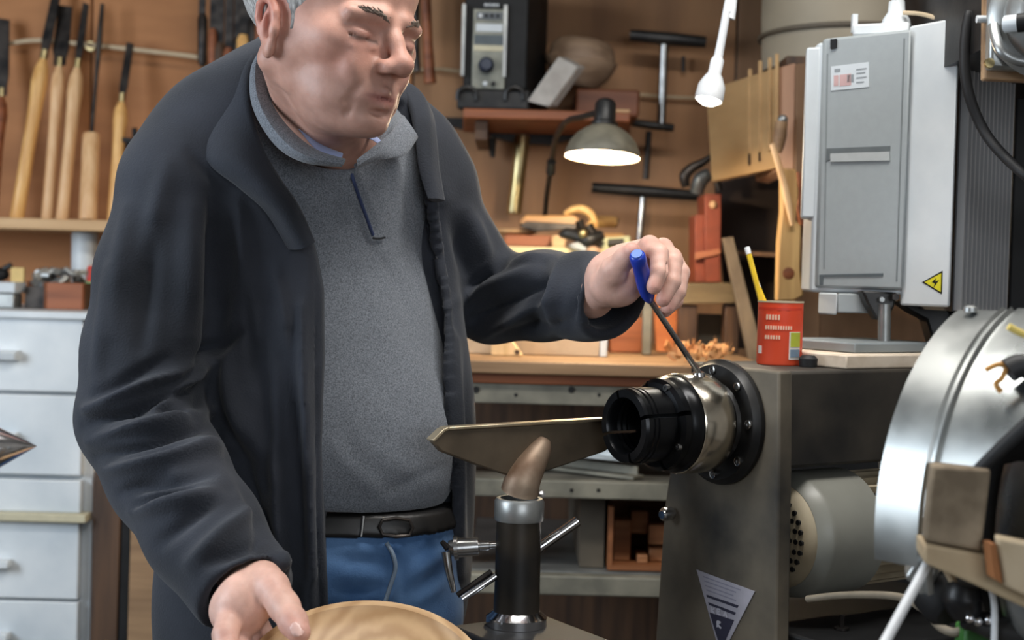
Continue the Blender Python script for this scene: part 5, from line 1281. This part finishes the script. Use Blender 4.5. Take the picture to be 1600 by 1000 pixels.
# lower hand: thumb or finger on the bowl rim, the rest curled under
def lower(F):
    Q=mk
    F.chain(Q([(366,888,1.53),(390,912,1.492),(400,922,1.47)]),[.025,.026,.026],k=.01)
    F.ell(P(378,946,1.455),(.028,.032,.036),k=.012)
    F.cap(P(412,908,1.465),P(362,955,1.45),.020,.022,k=.012)
    F.chain(Q([(408,912,1.460),(424,918,1.448),(444,948,1.425),(458,972,1.404),(467,988,1.392)]),[.021,.0175,.0152,.0138,.0118],k=.007)     # thumb
    F.chain(Q([(362,955,1.44),(352,992,1.415),(356,1035,1.395),(385,1062,1.385),(420,1066,1.38)]),[.0145,.0130,.0118,.0106,.0088],k=.003)
    F.chain(Q([(372,965,1.455),(372,1005,1.435),(385,1045,1.42),(415,1065,1.41),(445,1066,1.405)]),[.014,.0130,.0118,.0106,.0088],k=.003)
    F.chain(Q([(382,965,1.47),(392,1000,1.455),(410,1035,1.445),(438,1052,1.44),(462,1054,1.435)]),[.013,.0122,.011,.010,.0084],k=.003)
    F.chain(Q([(392,950,1.48),(405,980,1.475),(425,1008,1.468),(450,1024,1.465)]),[.0125,.011,.0096,.0078],k=.003)
    F.ell(P(396,948,1.455),(.017,.02,.014),k=.010)
v,f=hand(lower,(P(320,900,1.55).x,1.36,P(380,1090,1.42).z),(P(520,900,1.5).x,1.56,P(380,850,1.52).z))
addskin(v,f,handcol(v,mk([(467,986,1.385),(455,975,1.395),(420,1066,1.38)]),mk([(362,952,1.43),(425,915,1.435),(352,992,1.4)])))
# thumb nail
def surf_pt(vv,px_,py_,tol=3):
    a_,b_=to_px(vv); d=np.hypot(a_-px_,b_-py_); c=np.where(d<tol)[0]
    i=c[np.argmin(vv[c,1])] if len(c) else np.argmin(d)
    return Vector(vv[i])
def nail(c,nrm,lng,w_,l_,nm='nail'):
    c=Vector(c); n=Vector(nrm).normalized(); t=Vector(lng); t=(t-n*t.dot(n)).normalized(); b=n.cross(t)
    rings=[]
    for i in range(7):
        s_=-1+2*i/6; ww=w_*math.sqrt(max(.05,1-(abs(s_)**4)*.85))
        rings.append([c+t*(l_*s_)+b*(ww*u_)+n*(-.35*w_*u_*u_-(.0004)) for u_ in (-1,-.6,-.2,.2,.6,1)]+[c+t*(l_*s_)+b*(ww*u_)+n*(-.35*w_*u_*u_+.0003) for u_ in (1,.6,.2,-.2,-.6,-1)])
    part(MB().loft(rings),nm,M['nail'],man)
M['nail']=flat('fingernail',(226,186,176),.3)
lv=v
tn=surf_pt(lv,463,981)
nail(tn+Vector((0,-.0006,.0004)),(.15,-.80,.58),P(467,990,1.392)-P(452,962,1.412),.0062,.0075)
# hidden skin torso and arms so the figure is one body
F=Field((-.48,1.55,.80),(.28,2.05,1.58),.010)
torso(F,-.03,.05)
F.cap(P(520,250,1.80),P(505,300,1.82),.042,.06,k=.04)
F.chain(mk([(440,270,1.80),(290,300,1.71),(225,640,1.67),(300,770,1.58)]),[.06,.05,.042,.036],k=.03)
F.chain(mk([(600,280,1.84),(665,300,1.87),(775,470,1.92),(870,455,1.80)]),[.05,.045,.036,.03],k=.03)
v,f=F.mesh(); addskin(v,f,np.tile(SK,(len(v),1)))
np_obj(np.concatenate(body_v),np.concatenate(body_f),'body',M['skin'],man,col=np.concatenate(body_c))
# ---------------------------------------------------------------- polo sweater
F=Field((-.46,1.56,.93),(.24,2.0,1.54),.0055)
torso(F,-.010,.06,low=False)
F.cap(P(430,235,1.77),P(320,290,1.73),.05,.05,k=.05); F.cap(P(590,240,1.81),P(655,300,1.86),.04,.04,k=.05)
F.cap(P(515,215,1.74),P(510,300,1.80),.072,.10,k=.05)
# belly overhang
F.ell(P(595,700,1.745),(.095,.06,.085),RT,k=.06)
X,Y,Z=F.full()
cutz=P(600,806,1.67).z
F.d=np.maximum(F.d,-(Z-cutz)+0*X+0*Y+ -.03*np.clip((np.abs(X+.13)-.05),0,.2)*-1)
# open the neck
F.cap(P(520,190,1.70),P(515,60,1.66),.058,.075,k=.012,mode='sub')
v,f=F.mesh(); v=relax(v,f,2,.5)
S=[(588,372,625,430,9,2.6),(600,380,640,500,10,-2.2),(560,400,598,520,14,1.8),(640,330,668,470,9,2.4),(628,300,652,420,7,-2.4),(655,440,690,560,10,2),
   (600,520,680,600,18,1.8),(540,560,640,640,18,-1.6),(520,700,600,780,14,2),(560,690,680,760,18,1.6),(530,640,560,740,12,-1.5),(600,770,690,730,10,-2),
   (430,270,500,330,12,2),(450,330,500,440,12,-1.5),(560,250,540,330,14,1.5),(520,300,560,430,16,-1.2),(612,225,628,330,8,2.2),(600,240,612,320,6,-1.8),
   (545,258,573,330,5,-2.2),(573,330,588,372,5,-2.2),(556,256,584,330,5,1.4)]
v=folds(v,f,S)
polo=np_obj(v,f,'polo_shirt',M['knit'],man,'heather grey knitted polo shirt')
def surf_front(pl,obj_v,tol=9):     # nearest front point of a vertex cloud at pixel
    out=[]
    px,py=to_px(obj_v)
    for x_,y_ in pl:
        d=np.hypot(px-x_,py-y_); c=np.where(d<tol)[0]
        if len(c)==0: c=np.argsort(d)[:5]
        i=c[np.argmin(obj_v[c,1])]; out.append(P(x_,y_,obj_v[i,1]))
    return out
pv=v
def on(pts,off=.003,vv=None):
    q=surf_front(pts,pv if vv is None else vv); return [p+Vector((0,-off,0)) for p in q]
# placket with navy inner edge and seam
part(MB().tube(on([(545,252),(552,280),(562,310),(573,340),(583,368)],.001),[.0022]*5,8,4),'placket_edge',flat('navy_trim',(40,52,86),.8),man)
part(MB().tube(on([(583,372),(592,373),(602,371)],.0),[.0014]*3,6,4),'placket_seam',M['fleece_in'],man)
# polo collar
M['collar']=fabric('collar_knit',(84,92,102),(112,120,130),bump=.3)
M['blueshirt']=fabric('blue_lining',(150,164,206),(178,190,226),bump=.1)
def rail(pts): return [P(x_,y_,Y_) for x_,y_,Y_ in pts]
part(MB().ribbon([rail([(428,72,1.72),(416,100,1.69),(420,150,1.655),(448,196,1.63),(490,232,1.62),(540,250,1.622)]),
                  rail([(416,70,1.715),(400,102,1.675),(404,158,1.635),(436,212,1.612),(478,244,1.602),(536,256,1.610)]),
                  rail([(412,78,1.72),(394,110,1.68),(396,168,1.645),(430,226,1.625),(474,252,1.618),(532,258,1.622)])],.005),'polo_collar',M['knit'],man)
part(MB().ribbon([rail([(560,250,1.632),(590,224,1.655),(612,205,1.69),(628,180,1.73)]),
                  rail([(556,258,1.625),(588,240,1.645),(618,228,1.68),(642,200,1.72)]),
                  rail([(554,262,1.635),(590,250,1.655),(630,244,1.685),(652,216,1.73)])],.005),'polo_collar',M['knit'],man)
part(MB().ribbon([rail([(450,160,1.67),(476,196,1.650),(504,226,1.640),(536,240,1.636)]),
                  rail([(446,172,1.66),(472,208,1.635),(500,238,1.622),(534,249,1.620)])],.004),'inner_collar',M['blueshirt'],man,label='pale blue inner collar edge')
part(MB().ribbon([rail([(575,208,1.68),(586,212,1.675),(600,224,1.665)]),rail([(570,214,1.67),(584,220,1.665),(598,232,1.655)])],.003),'inner_collar',M['blueshirt'],man,label='pale blue inner collar edge')
# ---------------------------------------------------------------- jacket
F=Field((-.50,1.38,.79),(.30,2.06,1.60),.0042)
torso(F,.016,.06)
F.ell(P(385,960,1.79),(.115,.11,.22),k=.06)
F.chain(mk([(425,196,1.80),(345,226,1.76),(283,282,1.715)]),[.065,.068,.070],k=.05)
F.chain(mk([(592,218,1.84),(645,248,1.865),(672,292,1.87)]),[.048,.052,.057],k=.04)
# his right sleeve
F.chain(mk([(283,304,1.70),(248,430,1.685),(229,550,1.665),(218,650,1.645)]),[.073,.071,.071,.070],k=.022)
F.chain(mk([(218,655,1.64),(262,740,1.60),(318,830,1.54),(380,922,1.485)]),[.070,.066,.062,.055],k=.018)
# his left sleeve
F.chain(mk([(672,298,1.87),(708,385,1.90),(768,465,1.92)]),[.057,.057,.060],k=.022)
F.chain(mk([(770,466,1.92),(850,462,1.84),(915,463,1.755),(958,467,1.700)]),[.060,.057,.053,.052],k=.015)
# hollow cuffs
c0=np.array(P(955,466,1.705)); 
F.cap(P(940,466,1.722),P(1040,480,1.60),.036,.046,k=.006,mode='sub')
F.cap(P(376,908,1.492),P(460,1040,1.38),.038,.056,k=.006,mode='sub')
X,Y,Z=F.full()
# trim sleeve ends with planes
def plane_cut(F,p_,n_,c,r):
    p_=np.array(p_); n_=np.array(n_,dtype=float); n_/=np.linalg.norm(n_)
    lo=np.array(c)-r; hi=np.array(c)+r; s_=F.sl(lo,hi)
    X,Y,Z=F.grid(s_); d=(X-p_[0])*n_[0]+(Y-p_[1])*n_[1]+(Z-p_[2])*n_[2]
    rr=np.sqrt((X-c[0])**2+(Y-c[1])**2+(Z-c[2])**2)-r
    F.d[s_]=np.maximum(F.d[s_],np.minimum(d,-rr))
plane_cut(F,P(962,462,1.700),Vector(P(1000,500,1.66))-Vector(P(930,455,1.74)),P(985,480,1.68),.075)
plane_cut(F,P(388,930,1.48),Vector(P(400,958,1.455))-Vector(P(372,905,1.49)),P(400,965,1.45),.075)
# bottom hem
F.d=np.maximum(F.d,.80-Z+0*X+0*Y)
# front opening: polygon seen from the front, only through the front half of the body
poly=[(398,150),(402,215),(425,262),(462,322),(492,380),(508,450),(513,560),(512,700),(514,840),(520,950),(530,1130),(716,1130),(704,1000),(700,900),(703,760),(700,640),(694,520),(682,400),(664,300),(650,235),(640,150)]
pp_=np.array(poly,dtype=float)
def poly_sd(px,py):
    d=np.full(px.shape,1e9); ins=np.zeros(px.shape,bool); n=len(pp_)
    for i in range(n):
        a=pp_[i]; b=pp_[(i+1)%n]; s_,_=seg_d(px,py,a[0],a[1],b[0],b[1]); d=np.minimum(d,s_)
        c=((a[1]>py)!=(b[1]>py)); xx=(b[0]-a[0])*(py-a[1])/(b[1]-a[1]+1e-9)+a[0]; ins^=c&(px<xx)
    return np.where(ins,-d,d)
Y0=1.70
gx=F.ax[0]; gz=F.ax[2]
GX,GZ=np.meshgrid(gx,gz,indexing='ij'); pts_=np.stack([GX.ravel(),np.full(GX.size,Y0),GZ.ravel()],1)
a_,b_=to_px(pts_); sd=(poly_sd(a_,b_)*Y0/FPX).reshape(GX.shape).astype(np.float32)
# body depth limit: cut only in front of a plane through the body
cut=np.maximum(sd[:,None,:]+0*Y, (Y-1.79-(X+.1)*.25)+0*Z)
kk=.010; D=F.d; h_=np.clip(.5-.5*(D+cut)/kk,0,1); F.d=(D*(1-h_)-cut*h_+kk*h_*(1-h_)).astype(np.float32)
# neck hole from above
F.cap(P(515,215,1.75),P(512,20,1.68),.078,.10,k=.012,mode='sub')
v,f=F.mesh(); v=relax(v,f,6,.5)
S=[ # elbow folds, his right arm
 (135,640,330,560,11,6),(128,668,320,600,8,-6),(140,690,340,640,12,7),(150,715,330,665,8,-6),(165,735,350,700,14,6),(190,770,330,740,10,-6.5),
 (210,800,345,770,14,5),(250,850,360,760,14,-3),(300,880,400,790,18,4),(240,640,340,560,10,5),(290,585,370,520,12,-5),(150,620,260,560,12,-3),
 (215,790,300,760,8,-4),(330,880,420,840,12,-3),(345,930,440,870,9,2.5),(280,700,360,690,14,3),
 # upper arm long folds
 (200,330,175,520,20,3),(240,360,220,540,18,-3),(300,330,290,520,24,4),(340,360,335,560,18,-6),(170,420,150,600,14,2),(260,260,230,400,20,2.5),
 # armhole, chest folds
 (330,300,345,480,14,-4),(370,310,395,520,18,4),(352,560,380,700,18,5),(405,480,420,760,16,-3),(385,420,395,600,12,-2.5),(430,420,470,620,14,2.5),
 (455,520,475,900,12,-3.5),(470,480,490,900,10,4.5),(430,700,445,950,16,3),(400,780,420,900,16,-3),(360,680,400,780,12,-3),
 (350,250,420,330,16,3),(300,240,350,300,14,-2),
 # right front strip
 (665,260,700,480,9,3.5),(688,300,716,520,7,-3.5),(712,520,722,900,9,3),(728,540,738,880,7,-3),(700,480,706,760,6,3),
 # raised arm
 (700,330,735,440,14,-3),(730,330,770,430,16,3.5),(720,470,840,420,12,6),(740,500,850,440,9,-6),(750,525,860,470,12,4.5),(735,450,800,400,8,-5),(800,410,860,400,9,3.5),
 (850,415,830,520,11,-3.5),(875,410,860,520,11,4),(905,410,890,515,9,-2.5),(930,405,915,500,8,2.5),(780,520,880,505,10,-2.5)]
S=[(a,b,c,d,w_*.8,max(-17,min(17,h_*3.8))) for a,b,c,d,w_,h_ in S]
S+=[(498,430,500,700,11,-9),(500,690,503,1040,11,-9),(474,470,480,720,8,6),(480,710,488,1000,8,6),(440,560,462,1000,10,-7),(425,620,445,1000,12,5),
    (350,470,318,600,12,-10),(318,600,306,655,11,-9),(345,640,410,760,11,-7),(380,640,440,760,14,6),(330,660,440,870,9,-9),
    (128,655,250,640,6,-9),(250,640,305,655,6,-8),(150,688,285,672,6,-8),(175,722,300,700,6,-7),(200,760,260,742,7,-8),(215,775,330,740,8,6)]
v=folds(v,f,S)
jk=np_obj(v,f,'jacket',M['fleece'],man,'dark charcoal fleece jacket worn open')
jv=v
# facing strip / zip edge along the left front
def edge_pts(pts,off): 
    q=surf_front(pts,jv,14); return [p+Vector((0,-off,0)) for p in q]
L1=edge_pts([(455,330),(482,385),(498,450),(503,560),(502,700),(503,840),(508,960),(512,1040)],.002)
L1=[L1[0]]+[Vector((p.x,(p.y+L1[max(i-1,0)].y+L1[min(i+1,len(L1)-1)].y)/3,p.z)) for i,p in enumerate(L1)][1:]
part(MB().tube([p+Vector((.004,.004,0)) for p in L1],[.007,.008,.008,.008,.008,.008,.008,.008],10,5),'front_edge',M['fleece_in'],jk) if False else None
# stand up collar, folded open
o=part(MB().ribbon([rail([(452,40,1.84),(425,60,1.79),(402,92,1.735),(393,125,1.70),(396,170,1.675),(408,225,1.655),(430,275,1.648),(462,325,1.650),(488,380,1.655)]),
                  rail([(440,50,1.86),(402,70,1.81),(368,108,1.755),(352,150,1.71),(352,200,1.665),(368,245,1.632),(405,285,1.625),(445,330,1.632),(474,385,1.648)]),
                  rail([(430,80,1.87),(385,100,1.82),(350,130,1.78),(330,165,1.735),(312,214,1.685),(326,252,1.655),(372,285,1.645),(418,325,1.655),(455,385,1.675)])],.014,7,6),'collar',M['fleece'],man,smooth=80)
o=part(MB().ribbon([rail([(600,120,1.82),(622,140,1.80),(640,170,1.775),(648,215,1.755),(655,262,1.745),(668,310,1.74)]),
                  rail([(612,128,1.835),(646,142,1.81),(661,172,1.785),(665,215,1.758),(668,262,1.745),(678,312,1.742)]),
                  rail([(625,150,1.85),(655,158,1.83),(672,185,1.805),(678,225,1.78),(682,265,1.768),(690,315,1.762)])],.012,7,6),'collar',M['fleece'],man,smooth=80)
# ---------------------------------------------------------------- jeans, belt, shoes
F=Field((-.46,1.60,.05),(.16,2.05,1.06),.007)
def hips(F,o,k=.05):
    F.ell(P(520,880,1.80),(.158+o,.118+o,.17+o),RT,k=k)
    F.ell(P(600,850,1.765),(.085+o,.075+o,.10+o),RT,k=k)
hips(F,.0)
for sx,ax_ in ((-1,-.325),(1,-.150)):
    F.chain([np.array([ax_,1.79+.02*sx,.86]),np.array([ax_-.01*-sx,1.78+.02*sx,.50]),np.array([ax_+.01*sx,1.82+.02*sx,.10])],[.098,.072,.055],k=.03)
X,Y,Z=F.full(); zw=P(600,815,1.69).z
F.d=np.maximum(F.d,Z-zw+0*X+0*Y)
v,f=F.mesh(); v=relax(v,f,2,.5)
S=[(520,850,620,862,8,3),(520,872,610,880,7,-3),(520,895,600,905,9,3),(520,920,610,915,7,-3),(530,945,600,935,8,2.5),(606,850,618,900,7,4),(618,900,598,960,7,4.5),
   (628,870,630,940,8,-4),(640,900,700,860,9,4),(640,925,700,890,8,-3.5),(640,950,690,915,9,3),(640,870,690,845,7,-2.5)]
v=folds(v,f,S); jeans=np_obj(v,f,'jeans',M['denim'],man,'creased blue denim jeans')
jnv=v
part(MB().tube(on([(604,848),(614,866),(618,888),(610,915),(602,940)],.001,jnv),[.0026]*5,8,4),'fly_seam',flat('light_denim_seam',(126,142,160),.8),man)
# belt: band around the waist
def ring_at(zc,o,n=60):
    pts=[]
    for i in range(n):
        a=2*math.pi*i/n; pts.append(a)
    return pts
zb1_=P(600,842,1.68).z; zb2_=P(600,806,1.68).z
F=Field((-.38,1.60,zb1_-.02),(.20,2.05,zb2_+.02),.005)
hips(F,.007); X,Y,Z=F.full()
F.d=np.maximum.reduce([F.d,(zb1_-Z)+0*X+0*Y,(Z-zb2_)+0*X+0*Y])
v,f=F.mesh(); bl_=np_obj(v,f,'belt',M['belt'],man,'black leather belt'); bv=v
part(MB().tube(on([(568,806),(566,824),(564,838)],.001,bv),[.0022]*3,8,4),'belt_loop_edge',M['steel'],bl_)
part(MB().tube(on([(598,812),(598,834),(640,836),(640,812)],.003,bv),[.0022]*4,8,2,closed=True),'buckle',M['steel_dark'],bl_)
for ax_,yy in ((-.335,1.80),(-.14,1.84)):
    m=MB()
    sec=lambda y_,w_,h_: [Vector((ax_+w_*math.cos(a),y_,max(0.001,.0+h_*.5+h_*.5*math.sin(a)))) for a in [2*math.pi*i/14 for i in range(14)]]
    m.loft([sec(yy+.10,.02,.05),sec(yy+.08,.036,.085),sec(yy+.02,.040,.105),sec(yy-.06,.042,.075),sec(yy-.13,.046,.055),sec(yy-.17,.036,.045),sec(yy-.185,.012,.03)])
    part(m,'shoe',M['darkwood'],man,smooth=70)
# ---------------------------------------------------------------- screwdriver / chuck key and bowl
A=P(995,397,1.578); B=P(1014,466,1.632); Cx=L(.024,.014,.062)
d1=(B-A).normalized()
sd_=thing('screwdriver','blue handled screwdriver held upright on the chuck','screwdriver',Cx)
M['bluep']=flat('blue_plastic',(34,62,172),.28,vary=.1)
Lh=(B-A).length
part(MB().lathe(A,d1,[(0,.006),(.0015,.0082),(.004,.0092),(.014,.0092),(.018,.0086),(Lh*.45,.0092),(Lh*.7,.0098),(Lh*.9,.0085),(Lh,.0062),(Lh+.004,.0045)],28),'handle',M['bluep'],sd_)
part(MB().lathe(A,-d1,[(-.001,.0068),(.0012,.0062),(.0012,.003)],20),'end_cap',flat('light_blue',(72,112,206),.35),sd_)
part(MB().cyl(B,Cx,.0036,.0036,n=16),'shank',M['steel'],sd_)
bc=P(568,1064,1.395)
bn=Vector((.02,-.42,.90)).normalized()
bowl=thing('turned_bowl','shallow turned wooden bowl with ring grain held in the lower hand','bowl',bc-bn*.03)
def ringwood():
    m,nt,b=new_mat('ring_grain_wood'); tc=nt.nodes.new('ShaderNodeTexCoord'); mp=nt.nodes.new('ShaderNodeMapping')
    mp.inputs['Location'].default_value=(-.02,.01,-.02); mp.inputs['Scale'].default_value=(1,.55,.8)
    wv=nt.nodes.new('ShaderNodeTexWave'); wv.wave_type='RINGS'; wv.rings_direction='SPHERICAL'; wv.inputs['Scale'].default_value=22; wv.inputs['Distortion'].default_value=3.0; wv.inputs['Detail'].default_value=3; wv.inputs['Detail Scale'].default_value=1.6
    nt.links.new(tc.outputs['Object'],mp.inputs[0]); nt.links.new(mp.outputs[0],wv.inputs['Vector'])
    r=ramp(nt,[(0,srgb(168,132,92)),(.5,srgb(180,146,106)),(1,srgb(192,158,118))]); nt.links.new(wv.outputs['Fac'],r.inputs[0])
    nt.links.new(r.outputs[0],b.inputs['Base Color']); b.inputs['Roughness'].default_value=.5; return m
RB=.125
part(MB().lathe(bc,bn,[(-.045,.001),(-.045,.045),(-.040,.052),(-.022,.092),(-.006,RB-.002),(0,RB),(.003,RB-.002),(.003,RB-.010),(-.002,RB-.014),(-.010,RB-.030),(-.018,.06),(-.022,.03),(-.023,.001)],96),'bowl_body',ringwood(),bowl)
